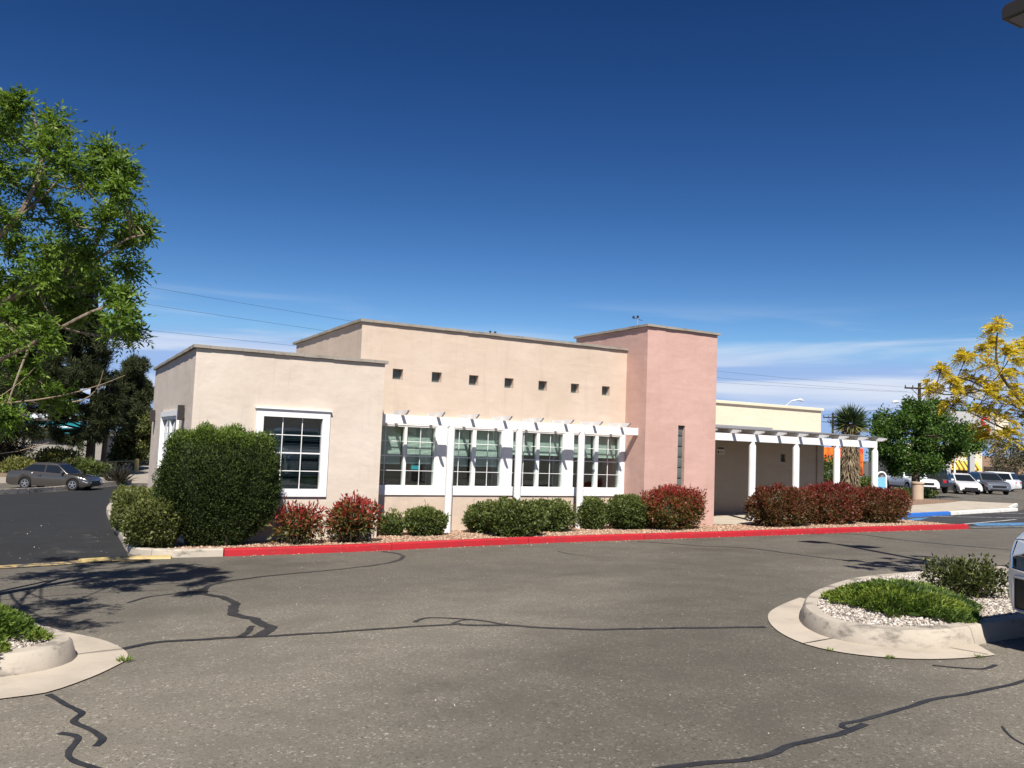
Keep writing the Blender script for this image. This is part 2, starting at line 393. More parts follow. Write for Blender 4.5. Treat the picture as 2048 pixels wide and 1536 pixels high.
class MB:
    """collects faces, then links them as one mesh object"""
    def __init__(s): s.v, s.f = [], []
    def add(s, vs, fs):
        n = len(s.v); s.v += [tuple(v) for v in vs]; s.f += [tuple(i + n for i in f) for f in fs]; return s
    def box(s, x0, x1, y0, y1, z0, z1):
        return s.add([(x0, y0, z0), (x1, y0, z0), (x1, y1, z0), (x0, y1, z0), (x0, y0, z1), (x1, y0, z1), (x1, y1, z1), (x0, y1, z1)],
                     [(0, 3, 2, 1), (4, 5, 6, 7), (0, 1, 5, 4), (1, 2, 6, 5), (2, 3, 7, 6), (3, 0, 4, 7)])
    def prism(s, poly, ax, a, b):
        """poly: 2D outline in the plane across axis ax ('x': (y,z), 'y': (x,z), 'z': (x,y)), from a to b"""
        n = len(poly)
        def P(p, t):
            return (t, p[0], p[1]) if ax == 'x' else (p[0], t, p[1]) if ax == 'y' else (p[0], p[1], t)
        vs = [P(p, a) for p in poly] + [P(p, b) for p in poly]
        fs = [tuple(range(n))[::-1], tuple(range(n, 2 * n))] + [(i, (i + 1) % n, n + (i + 1) % n, n + i) for i in range(n)]
        return s.add(vs, fs)
    def tube(s, pts, rad, n=8, cap=True):
        pts = [Vector(p) for p in pts]
        if isinstance(rad, (int, float)): rad = [rad] * len(pts)
        base = len(s.v); prev = None
        for i, p in enumerate(pts):
            t = (pts[min(i + 1, len(pts) - 1)] - pts[max(i - 1, 0)]).normalized()
            if prev is None:
                u = t.cross(Vector((0, 0, 1)) if abs(t.z) < 0.9 else Vector((1, 0, 0))).normalized()
            else:
                u = (prev - t * prev.dot(t)).normalized()
            prev = u; w = t.cross(u)
            for k in range(n):
                a = 2 * math.pi * k / n
                s.v.append(tuple(p + (u * math.cos(a) + w * math.sin(a)) * rad[i]))
        for i in range(len(pts) - 1):
            for k in range(n):
                a, b = base + i * n + k, base + i * n + (k + 1) % n
                s.f.append((a, b, b + n, a + n))
        if cap:
            s.f.append(tuple(base + k for k in range(n))[::-1])
            s.f.append(tuple(base + (len(pts) - 1) * n + k for k in range(n)))
        return s
    def lathe(s, prof, c=(0, 0, 0), ax='z', n=20):
        """prof: (radius, height) pairs"""
        base = len(s.v)
        for r, h in prof:
            for k in range(n):
                a = 2 * math.pi * k / n; p, q = r * math.cos(a), r * math.sin(a)
                v = (p, q, h) if ax == 'z' else (p, h, q) if ax == 'y' else (h, p, q)
                s.v.append((v[0] + c[0], v[1] + c[1], v[2] + c[2]))
        for i in range(len(prof) - 1):
            for k in range(n):
                a, b = base + i * n + k, base + i * n + (k + 1) % n
                s.f.append((a, b, b + n, a + n))
        s.f.append(tuple(base + k for k in range(n))[::-1])
        s.f.append(tuple(base + (len(prof) - 1) * n + k for k in range(n)))
        return s
    def build(s, name, m, parent=None, local=False, smooth=False, bevel=0, seg=2):
        vs = s.v
        if parent is not None and not local:
            l = parent_loc(parent)
            vs = [(v[0] - l[0], v[1] - l[1], v[2] - l[2]) for v in vs]
        me = bpy.data.meshes.new(name)
        me.from_pydata(vs, [], s.f)
        if bevel or True:
            bm = bmesh.new(); bm.from_mesh(me)
            bmesh.ops.recalc_face_normals(bm, faces=bm.faces)
            if bevel:
                bmesh.ops.bevel(bm, geom=[e for e in bm.edges if e.is_manifold and e.calc_face_angle(0) > 0.5], offset=bevel, segments=seg, affect='EDGES', profile=0.5, clamp_overlap=True)
            bm.to_mesh(me); bm.free()
        if smooth:
            me.polygons.foreach_set('use_smooth', [True] * len(me.polygons))
            me.set_sharp_from_angle(angle=R(38))
        return link(name, me, m, parent)

def parent_loc(p):
    l = Vector(p.location)
    while p.parent: p = p.parent; l += p.location
    return l

def link(name, me, m, parent=None):
    o = bpy.data.objects.new(name, me)
    if m is not None and not me.materials: me.materials.append(m)
    COL.objects.link(o)
    if parent is not None: o.parent = parent
    return o

def piece(name, me, parent, world=None, loc=None, rot=None):
    o = bpy.data.objects.new(name, me); COL.objects.link(o); o.parent = parent
    o.location = loc if loc is not None else Vector(world) - parent_loc(parent)
    if rot: o.rotation_euler = rot
    return o

def tag(o, label=None, cat=None, group=None, kind=None):
    if label: o['label'] = label
    if cat: o['category'] = cat
    if group: o['group'] = group
    if kind: o['kind'] = kind
    return o

def thing(name, label, cat, loc=(0, 0, 0), rz=0.0, group=None):
    o = bpy.data.objects.new(name, None); COL.objects.link(o)
    o.empty_display_size = 0.2
    o.location = loc; o.rotation_euler = (0, 0, rz)
    return tag(o, label, cat, group)

def np_mesh(name, V, F, m, parent=None, tint=None, smooth=False):
    """V (n,3), F (k,3|4) arrays; tint per face"""
    V = np.asarray(V, np.float32).copy(); F = np.asarray(F, np.int32); k = F.shape[1]
    if parent is not None: V -= np.array(parent_loc(parent), np.float32)
    me = bpy.data.meshes.new(name)
    me.vertices.add(len(V)); me.vertices.foreach_set('co', V.ravel())
    me.loops.add(F.size); me.loops.foreach_set('vertex_index', F.ravel())
    me.polygons.add(len(F)); me.polygons.foreach_set('loop_start', np.arange(0, F.size, k, dtype=np.int32))
    try: me.polygons.foreach_set('loop_total', np.full(len(F), k, np.int32))
    except Exception: pass
    if smooth: me.polygons.foreach_set('use_smooth', np.ones(len(F), bool))
    me.update(calc_edges=True)
    if tint is not None:
        a = me.attributes.new('tint', 'FLOAT', 'FACE'); a.data.foreach_set('value', np.asarray(tint, np.float32))
    return link(name, me, m, parent)

def unit(a): return a / (np.linalg.norm(a, axis=-1, keepdims=True) + 1e-9)

def leaf_quads(P, D, length, width, fold=0.25, side=None):
    """diamond leaves, base at P, axis D; returns V,F"""
    n = len(P); D = unit(D)
    length = np.broadcast_to(np.asarray(length, float), (n,))[:, None]; width = np.broadcast_to(np.asarray(width, float), (n,))[:, None]
    rnd = rng.normal(size=(n, 3)) if side is None else side
    S = unit(np.cross(D, rnd)); U = np.cross(S, D)
    mid = P + D * length * 0.45
    V = np.stack([P, mid + S * width / 2 + U * width * fold, P + D * length - U * length * 0.10, mid - S * width / 2 + U * width * fold], 1).reshape(-1, 3)
    F = np.arange(n * 4).reshape(n, 4)
    return V, F

def lumps(dirs, seed, freq=2.2, amp=0.12, n=5):
    r = np.random.default_rng(seed); out = np.zeros(len(dirs))
    for i in range(n):
        k = r.normal(size=3) * freq * (1 + i * 0.5); out += np.sin(dirs @ k + r.uniform(0, 6.28)) / (1 + i * 0.5)
    return 1 + amp * out

def shrub(name, label, c, rad, m, n, leaf=0.06, wid=0.03, box=2.4, amp=0.10, up=0.5, tintf=None, seed=0, group=None, cat='shrub', flat=0.0, stems=5, shell=0.3, sprigs=0, core=0.80, corem=None, bare=0.0, taper=0.0, fine=0.8):
    """a clipped or loose shrub: c = centre of its base on the ground, rad = (rx, ry, height)"""
    r = np.random.default_rng(seed + 100)
    root = thing(name, label, cat, c, 0, group)
    rx, ry, h = rad; rz = h / 2 * (1 - flat); cz = c[2] + h - rz
    d = unit(r.normal(size=(int(n * 1.2), 3)))
    d = d[: n]
    def surf(d):
        q = (np.abs(d[:, 0]) ** box + np.abs(d[:, 1]) ** box + np.abs(d[:, 2]) ** box) ** (-1 / box)
        return q * lumps(d, seed, 2.6, amp) * lumps(d, seed + 7, 12.0, amp * fine, 4)
    t = 1.03 - shell * r.random(len(d)) ** 1.7 + 0.05 * r.random(len(d)) ** 6
    q = surf(d) * t
    loc = d * q[:, None] * np.array([rx, ry, rz])
    def tap(v): return 1 - taper * np.clip(-v / rz, 0, 1) ** 1.6
    loc[:, :2] *= tap(loc[:, 2])[:, None]
    P = loc + np.array([c[0], c[1], cz])
    keep = P[:, 2] > c[2] + 0.04
    if bare: keep &= ~((loc[:, 2] < -rz * 0.35) & (r.random(len(d)) < bare))
    P, d2, t, loc = P[keep], d[keep], t[keep], loc[keep]
    nrm = unit(d2 / np.array([rx, ry, rz]))
    D = nrm + r.normal(size=P.shape) * 0.75 + np.array([0, 0, up])
    L = leaf * (0.65 + 0.7 * r.random(len(P))); W = wid * (0.7 + 0.6 * r.random(len(P)))
    V, F = leaf_quads(P, D, L, W)
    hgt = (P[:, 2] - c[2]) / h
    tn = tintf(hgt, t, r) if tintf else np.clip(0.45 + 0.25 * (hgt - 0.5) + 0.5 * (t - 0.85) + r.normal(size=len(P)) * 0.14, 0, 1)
    if sprigs:
        k = sprigs; dd = unit(r.normal(size=(k, 3)) * np.array([1, 1, 0.25]) + np.array([0, 0, 0.62])); dd[:, 2] = np.abs(dd[:, 2])
        Q = dd * (surf(dd) * 0.95)[:, None] * np.array([rx, ry, rz]) + np.array([c[0], c[1], cz])
        m2 = 9; Q = np.repeat(Q, m2, 0); ax = np.repeat(unit(dd * 0.4 + np.array([0, 0, 1.0]) + r.normal(size=dd.shape) * 0.25), m2, 0)
        s = np.tile(np.linspace(0, 1, m2), k); ln = np.repeat(0.07 + 0.12 * r.random(k), m2)
        Q = Q + ax * (s * ln)[:, None]
        V2, F2 = leaf_quads(Q, ax + r.normal(size=Q.shape) * 0.35, leaf * 0.8, wid * 0.7)
        F = np.concatenate([F, F2 + len(V)]); V = np.concatenate([V, V2])
        tn = np.concatenate([tn, np.clip(0.8 + r.normal(size=len(Q)) * 0.12, 0, 1)])
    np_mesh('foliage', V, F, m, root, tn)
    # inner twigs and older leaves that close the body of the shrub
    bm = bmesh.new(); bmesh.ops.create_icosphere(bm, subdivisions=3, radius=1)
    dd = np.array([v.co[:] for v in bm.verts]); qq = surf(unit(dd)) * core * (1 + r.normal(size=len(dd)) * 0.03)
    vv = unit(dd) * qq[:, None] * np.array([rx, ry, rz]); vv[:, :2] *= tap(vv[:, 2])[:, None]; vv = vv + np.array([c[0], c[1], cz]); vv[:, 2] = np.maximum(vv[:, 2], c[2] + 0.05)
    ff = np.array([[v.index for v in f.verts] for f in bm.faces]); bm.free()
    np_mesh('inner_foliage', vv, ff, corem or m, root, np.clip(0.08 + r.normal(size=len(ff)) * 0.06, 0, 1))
    if stems:
        s = MB()
        for i in range(stems):
            a = r.uniform(0, 6.28); e = Vector((c[0] + math.cos(a) * rx * 0.7, c[1] + math.sin(a) * ry * 0.7, c[2] + h * 0.45))
            b = Vector((c[0] + math.cos(a) * 0.10, c[1] + math.sin(a) * 0.10, c[2] - 0.05))
            s.tube([b, b.lerp(e, 0.5) + Vector((0, 0, -0.03)), e], [0.018, 0.013, 0.007], 5)
        s.build('stems', M_BARK, root)
    return root

# ---- ground sheets -------------------------------------------------
def sheet(name, poly, off, m, step=1.0):
    """a flat sheet that follows the ground, off metres above it"""
    bm = bmesh.new()
    f = bm.faces.new([bm.verts.new((x, y, 0)) for x, y in poly])
    xs, ys = [p[0] for p in poly], [p[1] for p in poly]
    for ax, lo, hi in ((0, min(xs), max(xs)), (1, min(ys), max(ys))):
        k = math.floor(lo / step) + 1
        while k * step < hi:
            co = [0, 0, 0]; no = [0, 0, 0]; co[ax] = k * step; no[ax] = 1
            bmesh.ops.bisect_plane(bm, geom=bm.verts[:] + bm.edges[:] + bm.faces[:], plane_co=co, plane_no=no)
            k += 1
    bmesh.ops.triangulate(bm, faces=bm.faces)
    for v in bm.verts: v.co.z = g(v.co.x, v.co.y) + (off(v.co.x, v.co.y) if callable(off) else off)
    bmesh.ops.recalc_face_normals(bm, faces=bm.faces)
    if sum(f.normal.z for f in bm.faces) < 0: bmesh.ops.reverse_faces(bm, faces=bm.faces)
    me = bpy.data.meshes.new(name); bm.to_mesh(me); bm.free()
    o = link(name, me, m)
    return o

def smooth_path(pts, step=0.12):
    """Catmull-Rom through 2D points, resampled"""
    P = [Vector((p[0], p[1])) for p in pts]; out = []
    for i in range(len(P) - 1):
        a, b, c, d = P[max(i - 1, 0)], P[i], P[i + 1], P[min(i + 2, len(P) - 1)]
        n = max(2, int((c - b).length / step))
        for k in range(n):
            t = k / n
            out.append(0.5 * ((2 * b) + (c - a) * t + (2 * a - 5 * b + 4 * c - d) * t * t + (3 * b - a - 3 * c + d) * t ** 3))
    out.append(P[-1])
    return out

def strip(name, pts, w, m, off=0.005, jit=0.2, parent=None, step=0.10):
    pp = smooth_path(pts, step); mb = MB(); n = len(pp); vs = []
    ph = random.uniform(0, 9)
    for i, p in enumerate(pp):
        t = (pp[min(i + 1, n - 1)] - pp[max(i - 1, 0)]).normalized(); nn = Vector((-t.y, t.x))
        ww = w(i / (n - 1)) if callable(w) else w
        for sgn in (-1, 1):
            u = i * step
            k = 1 + jit * (random.uniform(-1, 1) * 0.45 + 0.7 * math.sin(u * 2.3 * (1 + 0.2 * sgn) + ph + sgn) + 0.5 * math.sin(u * 9.1 + ph * 2 + 2 * sgn) + 0.4 * math.sin(u * 23.0 + ph * 3 - sgn))
            wob = nn * ww * jit * 0.9 * (math.sin(u * 3.7 + ph) + 0.6 * math.sin(u * 11.3 + 2 * ph))
            q = p + wob + nn * sgn * ww / 2 * max(0.18, k); vs.append((q.x, q.y, g(q.x, q.y) + off))
    return mb.add(vs, [(2 * i, 2 * i + 1, 2 * i + 3, 2 * i + 2) for i in range(n - 1)]).build(name, m, parent)

def sweep(path, prof, closed=False, zf=None):
    """profile (lateral to the left of travel, z above ground) swept along a ground path -> MB"""
    mb = MB(); n = len(path); k = len(prof); vs = []
    for i, p in enumerate(path):
        a, b = (path[i - 1], path[(i + 1) % n]) if closed else (path[max(i - 1, 0)], path[min(i + 1, n - 1)])
        t = (b - a).normalized(); nn = Vector((-t.y, t.x)); z0 = (zf or g)(p.x, p.y)
        for l, z in prof:
            q = p + nn * l; vs.append((q.x, q.y, z0 + z))
    fs = []
    for i in range(n if closed else n - 1):
        j = (i + 1) % n
        for a in range(k):
            b = (a + 1) % k
            fs.append((i * k + a, i * k + b, j * k + b, j * k + a))
    if not closed:
        fs += [tuple(range(k))[::-1], tuple((n - 1) * k + a for a in range(k))]
    return mb.add(vs, fs)

def inside(poly, x, y):
    c = False; j = len(poly) - 1
    for i in range(len(poly)):
        (xi, yi), (xj, yj) = poly[i], poly[j]
        if (yi > y) != (yj > y) and x < (xj - xi) * (y - yi) / (yj - yi) + xi: c = not c
        j = i
    return c

def pebbles(name, poly, n, size, off, m, parent=None, seed=1, zf=None):
    r = np.random.default_rng(seed)
    xs, ys = [p[0] for p in poly], [p[1] for p in poly]; pts = []
    while len(pts) < n:
        x, y = r.uniform(min(xs), max(xs)), r.uniform(min(ys), max(ys))
        if inside(poly, x, y): pts.append((x, y, (zf(x, y) if zf else g(x, y)) + off))
    P = np.array(pts); n = len(P)
    O = np.array([(1, 0, 0), (0, 1, 0), (-1, 0, 0), (0, -1, 0), (0, 0, 1), (0, 0, -1)], float)
    F0 = np.array([(0, 1, 4), (1, 2, 4), (2, 3, 4), (3, 0, 4), (1, 0, 5), (2, 1, 5), (3, 2, 5), (0, 3, 5)])
    sc = size * (0.4 + 1.3 * r.random((n, 1, 1)) ** 1.8) * np.stack([0.8 + 0.5 * r.random((n, 1)), 0.6 + 0.4 * r.random((n, 1)), 0.4 + 0.3 * r.random((n, 1))], 2)
    a = r.uniform(0, 6.28, n); ca, sa = np.cos(a), np.sin(a)
    V = (O[None] + r.normal(size=(n, 6, 3)) * 0.18) * sc
    V = np.stack([V[..., 0] * ca[:, None] - V[..., 1] * sa[:, None], V[..., 0] * sa[:, None] + V[..., 1] * ca[:, None], V[..., 2]], 2) + P[:, None]
    F = (F0[None] + (np.arange(n) * 6)[:, None, None]).reshape(-1, 3)
    return np_mesh(name, V.reshape(-1, 3), F, m, parent)

# ================================================================== THE SETTING
# ---- ground sheet to the horizon
xs = [-900, -500, -250, -120, -70, -40, -25, -16] + list(range(-12, 36)) + [40, 45, 50, 60, 70, 90, 120, 200, 400, 900]
ys = [-300, -120, -60, -30, -16, -10, -6, -3] + list(range(0, 52)) + [56, 62, 70, 80, 100, 140, 200, 320, 520, 900, 1500]
mb = MB()
nx = len(xs)
mb.add([(x, y, g(x, y)) for y in ys for x in xs],
       [(j * nx + i, j * nx + i + 1, (j + 1) * nx + i + 1, (j + 1) * nx + i) for j in range(len(ys) - 1) for i in range(nx - 1)])
tag(mb.build('ground', M_ASPH), kind='structure')

def patch_mat():
    m = bpy.data.materials.new('worn_patch'); m.use_nodes = True; nt = m.node_tree; b = nt.nodes['Principled BSDF']
    b.inputs['Base Color'].default_value = (0.085, 0.077, 0.068, 1); b.inputs['Roughness'].default_value = 0.9
    t = N(nt, 'ShaderNodeBsdfTransparent'); mx = N(nt, 'ShaderNodeMixShader')
    nt.links.new(mrange(nt, noise(nt, pos(nt, (1.2, 0.5, 1)), 1.5, 6, 0.65), 0.50, 0.68, 0, 0.8), mx.inputs[0])
    nt.links.new(t.outputs[0], mx.inputs[1]); nt.links.new(b.outputs[0], mx.inputs[2]); nt.links.new(mx.outputs[0], nt.nodes['Material Output'].inputs[0])
    return m
M_PATCH = patch_mat()
# ---- fresh black driveway on the left of the building
tag(sheet('driveway', [(-14, 14.6), (-0.55, 15.35), (1.3, 15.72), (1.36, 17), (1.40, 18.9), (1.50, 23.2), (1.62, 27.4), (1.8, 31), (2.4, 40), (4, 56), (-2.2, 46.2), (-6, 40), (-14, 34)], 0.006, M_BLACK), kind='structure')
tag(sheet('worn_patch', [(-0.25, 16.6), (0.6, 16.3), (1.1, 16.9), (1.12, 19.2), (0.9, 21.0), (0.35, 21.3), (0.0, 19.5), (0.1, 18)], 0.011, M_PATCH), kind='structure')
tag(strip('yellow_line', [(-9, 14.75), (-3, 15.0), (-0.5, 15.12), (0.85, 15.45), (1.6, 15.52)], 0.42, M_YELLOW, 0.012, 0.06), kind='structure')
hump = smooth_path([(0.55, 15.45), (1.2, 15.60), (1.95, 15.52)], 0.1)
tag(sweep(hump, [(-0.13, -0.03), (-0.10, 0.035), (0, 0.055), (0.10, 0.035), (0.13, -0.03)]).build('yellow_kerb', M_YKERB, smooth=True), kind='structure')
# ---- pale street and verge behind the sedan
tag(sheet('street', [(-30, 58), (-3, 57.5), (3.0, 58.5), (14, 55), (20, 60), (14, 86), (-30, 74)], 0.012, concrete('street_concrete', (0.36, 0.31, 0.25), (0.26, 0.22, 0.17), 0.3), 6.0), kind='structure')
tag(sheet('verge', [(-30, 66), (-3, 65), (3.2, 63.2), (4.2, 70), (2, 86), (-30, 92)], 0.024, gravel('dry_dirt', (0.28, 0.19, 0.11), (0.38, 0.27, 0.17), (0.46, 0.34, 0.22)), 6.0), kind='structure')

# ---- dark accessible stalls on the right
tag(sheet('parking_stalls', [(24.85, 15.5), (60, 13.0), (62, 25.5), (46, 25.0), (38.4, 21.75), (31.1, 20.1), (26.6, 19.1), (24.5, 17.75)], 0.006, M_DARKLOT), kind='structure')
tag(sheet('blue_stall_marking', [(26.3, 16.15), (30.8, 15.7), (32.4, 16.75), (27.2, 16.95)], 0.012, M_MARKB), kind='structure')
tag(sheet('blue_kerb_marking', [(25.1, 18.05), (26.4, 18.25), (28.4, 19.25), (27.0, 18.95)], 0.012, M_MARKB), kind='structure')
for k, (a, b) in enumerate((((25.2, 15.75), (31.5, 15.2)), ((25.6, 16.5), (31.5, 17.9)), ((29, 19.6), (36, 17.5)), ((34.5, 20.8), (43, 19.2)))):
    tag(strip('stall_line', [a, b], 0.11, M_MARKW, 0.017, 0.1, step=0.8), kind='structure')
for k in range(7):
    x = 47 + k * 3.0
    tag(strip('stall_line', [(x, 30.4 + k * 0.3), (x + 2.4, 35.4 + k * 0.3)], 0.12, M_MARKW, 0.01, 0.05, step=0.8), kind='structure')

# ---- crack sealant on the asphalt
TARS = [
    ([(0.63, 7.85), (0.96, 7.99), (1.71, 7.88), (2.63, 7.78), (3.45, 7.68), (3.75, 7.66)], lambda t: 0.085 - 0.03 * t),
    ([(3.70, 7.60), (3.95, 7.45), (4.21, 7.30), (4.8, 6.80), (5.76, 6.42), (6.44, 6.16)], 0.07),
    ([(3.36, 7.94), (3.56, 8.12), (3.80, 8.02), (4.03, 7.70), (4.14, 7.36)], 0.05),
    ([(3.66, 7.70), (3.83, 7.84), (3.96, 7.82)], 0.035),
    ([(1.80, 7.90), (1.93, 8.25), (1.96, 8.75), (1.86, 9.35), (1.95, 9.95), (1.93, 10.5), (1.80, 11.0), (1.86, 11.4)], lambda t: 0.135 - 0.045 * t),
    ([(1.62, 7.92), (1.76, 8.15), (1.84, 8.45)], 0.06),
    ([(1.84, 11.3), (2.16, 11.97), (3.1, 12.48), (4.71, 13.10), (5.55, 13.9), (5.86, 14.6), (5.72, 15.3)], lambda t: 0.075 + 0.14 * max(0, t - 0.7)),
    ([(1.84, 11.2), (1.5, 11.1), (1.15, 10.9), (0.9, 10.55)], 0.045),
    ([(0.10, 6.47), (0.20, 6.15), (0.30, 5.90), (0.24, 5.70), (0.33, 5.45), (0.37, 5.28), (0.32, 5.15)], 0.042),
    ([(0.16, 5.50), (0.245, 5.36), (0.20, 5.12), (0.22, 4.98), (0.34, 4.74), (0.52, 4.45)], 0.038),
    ([(2.60, 3.43), (2.94, 3.42), (3.25, 3.36), (3.53, 3.35), (3.78, 3.40), (4.00, 3.41), (4.25, 3.40), (4.49, 3.46)], 0.05),
    ([(4.30, 3.46), (4.36, 3.54), (4.80, 3.55), (5.31, 3.61), (6.0, 3.62), (6.7, 3.67)], 0.042),
    ([(6.35, 4.28), (6.50, 4.10), (6.62, 4.02), (6.85, 4.05)], 0.035),
    ([(11.9, 15.3), (12.55, 14.1), (13.18, 13.07), (12.97, 11.05), (13.02, 9.58), (12.58, 8.3)], 0.07),
    ([(17.6, 15.3), (18.96, 14.9), (18.45, 12.63), (18.3, 10.53), (18.2, 7)], 0.07),
    ([(5.2, 3.05), (5.0, 2.85), (4.9, 2.6)], 0.012),
    ([(9.0, 14.2), (8.9, 13.4), (9.1, 12.9)], 0.02),
    ([(29, 18.3), (30.5, 16.4), (31.5, 15.4)], 0.12),
]
for p, w in TARS:
    tag(strip('crack_sealant', p, w, M_TAR, 0.0045, 0.24, step=0.035), kind='structure')

# ---- kerb, gravel bed and slab round the building
KERB = [(0, -0.12), (0.0, 0.0), (0.012, 0.112), (0.035, 0.132), (0.145, 0.136), (0.155, 0.128), (0.16, -0.12)]
def kerb_run(name, pts, m, seg, parent_kind='structure', prof=KERB, step=0.18, gap=0.012):
    """a kerb laid in cast lengths"""
    path = smooth_path(pts, step); root = bpy.data.objects.new(name, None); COL.objects.link(root)
    root.location = (path[0].x, path[0].y, g(path[0].x, path[0].y)); root['kind'] = 'structure'
    per = max(2, int(seg / step)); i = 0
    while i < len(path) - 1:
        part = [p.copy() for p in path[i:i + per + 1]]
        if len(part) >= 2:
            part[-1] = part[-1] + (part[-2] - part[-1]).normalized() * gap
            dz = random.uniform(-0.004, 0.004)
            sweep(part, [(l + dz, z + dz) for l, z in prof]).build('kerb_length', m, root, smooth=True)
        i += per
    return root
kerb_run('grey_kerb', [(2.0, 34), (1.76, 31), (1.61, 27.4), (1.50, 23.2), (1.40, 18.9), (1.36, 17.0), (1.46, 16.2), (1.80, 15.70), (2.3, 15.52), (2.82, 15.47)], M_KERB, 2.6)
RED_PTS = [(2.83, 15.47), (4.15, 15.42), (5.5, 15.43), (7.33, 15.58), (9.62, 15.68), (11.83, 15.62), (14.0, 15.50), (17.2, 15.38), (21.3, 15.38), (24.66, 15.42)]
kerb_run('red_kerb', RED_PTS, M_RED, 3.1)
BED = [(1.55, 31), (1.76, 31), (1.72, 27.4), (1.62, 23.2), (1.52, 18.9), (1.47, 17.0), (1.56, 16.25), (1.87, 15.80), (2.3, 15.63), (2.83, 15.58), (4.15, 15.53), (5.5, 15.54), (7.33, 15.69), (9.62, 15.79), (11.83, 15.73), (14.0, 15.61), (17.2, 15.49), (21.3, 15.49), (24.55, 15.52), (24.35, 17.55), (17.4, 17.15), (16.2, 17.5), (16.2, 19), (3, 19), (3, 31)]
tag(sheet('gravel_bed', BED[1:], 0.112, M_GRAV_T), kind='structure')
PB = [(1.5, 17.2), (1.6, 16.3), (2.3, 15.65), (4.15, 15.55), (7.33, 15.71), (9.62, 15.81), (14.0, 15.63), (21.3, 15.51), (24.5, 15.54), (24.3, 17.4), (17.4, 17.1), (16.3, 17.3), (13.6, 17.3), (13.6, 18.15), (6.2, 18.15), (6.2, 16.95), (2.34, 16.95), (2.3, 17.2)]
tag(pebbles('gravel', PB, 15000, 0.022, 0.115, M_PEB_T, seed=4), 'loose tan gravel filling the planting bed behind the red kerb', 'gravel', kind='stuff')
# stray stones that have spilled over the kerb on to the road
tag(pebbles('spilled_gravel', [(2.9, 15.22), (2.9, 15.44), (9.6, 15.65), (24, 15.38), (24, 15.1), (9.6, 15.35)], 420, 0.014, 0.004, M_PEB_T, seed=5), 'stray stones spilled along the foot of the red kerb', 'gravel', kind='stuff')
tag(sheet('entry_slab', [(16.12, 17.42), (17.45, 17.0), (24.4, 17.5), (26.5, 19.3), (31.1, 20.25), (38.5, 21.95), (44, 25.1), (41.2, 29.6), (36, 28.5), (30, 26.5), (23.5, 24.5), (16.12, 19.9)], 0.125, M_CONC), kind='structure')
tag(sheet('plaza_gravel', [(33, 23.6), (38, 25.2), (42.6, 27.0), (41.0, 29.4), (36, 28.3), (30, 26.3)], 0.131, M_GRAV_T), kind='structure')
K2 = [(0, -0.12), (0.0, 0.0), (0.012, 0.118), (0.03, 0.134), (0.15, 0.137), (0.16, -0.12)]
kerb_run('blue_kerb', [(24.6, 17.55), (26.5, 19.12), (28.6, 19.66), (31.05, 20.14)], M_BLUE, 2.4, prof=K2)
kerb_run('white_kerb', [(31.07, 20.145), (34.5, 20.95), (38.5, 21.80), (38.9, 22.3), (44.2, 25.0)], M_WKERB, 3.6, prof=K2)

# ---- near islands
APRON_R = [(7.17, 6.79), (6.72, 6.38), (6.36, 5.92), (6.14, 5.5), (6.06, 5.16), (6.14, 4.8), (6.42, 4.49), (6.8, 4.33), (7.2, 4.27), (7.5, 4.62), (7.6, 4.9), (7.4, 6.6)]
OUT_R = [tuple(p) for p in smooth_path([(8.35, 7.42), (7.80, 7.16)] + APRON_R[:9], 0.12)]
tag(sheet('gutter_apron', OUT_R + [(7.5, 4.62), (7.6, 4.9), (7.4, 6.2), (8.3, 7.0)], 0.010, M_CONC), kind='structure')
KR_PTS = [(19, 7.3), (15, 7.7), (12.14, 7.84), (10.97, 7.88), (9.86, 7.78), (8.83, 7.40), (7.9, 6.92), (7.22, 6.41), (6.88, 6.07), (6.66, 5.75), (6.53, 5.43), (6.56, 5.08), (6.76, 4.80), (7.1, 4.67), (7.5, 4.645)]
KN = [(0, -0.12), (-0.012, 0.0), (0.03, 0.135), (0.055, 0.157), (0.17, 0.162), (0.18, -0.12)]
kerb_run('island_kerb', KR_PTS, M_KERB, 1.9, prof=KN, step=0.12, gap=0.006)
kerb_run('island_kerb', [(7.505, 4.645), (7.75, 4.655), (8.3, 4.67), (10, 4.72), (14, 4.9), (19, 5.2)], M_KERB, 2.2, prof=KN, step=0.25, gap=0.006)
ISL_R = [(19, 7.2), (12.1, 7.7), (10.97, 7.74), (9.9, 7.64), (8.9, 7.26), (7.98, 6.80), (7.32, 6.30), (6.99, 5.97), (6.80, 5.68), (6.68, 5.42), (6.70, 5.14), (6.85, 4.92), (7.12, 4.81), (7.5, 4.78), (10, 4.85), (19, 5.3)]
tag(sheet('island_gravel', ISL_R, 0.140, M_GRAV_P), kind='structure')
tag(pebbles('pale_gravel', [p if p[0] < 15 else (13.5, p[1]) for p in ISL_R], 17000, 0.017, 0.145, M_PEB_P, seed=7), 'loose pale gravel covering the rounded kerbed island on the right', 'gravel', kind='stuff')

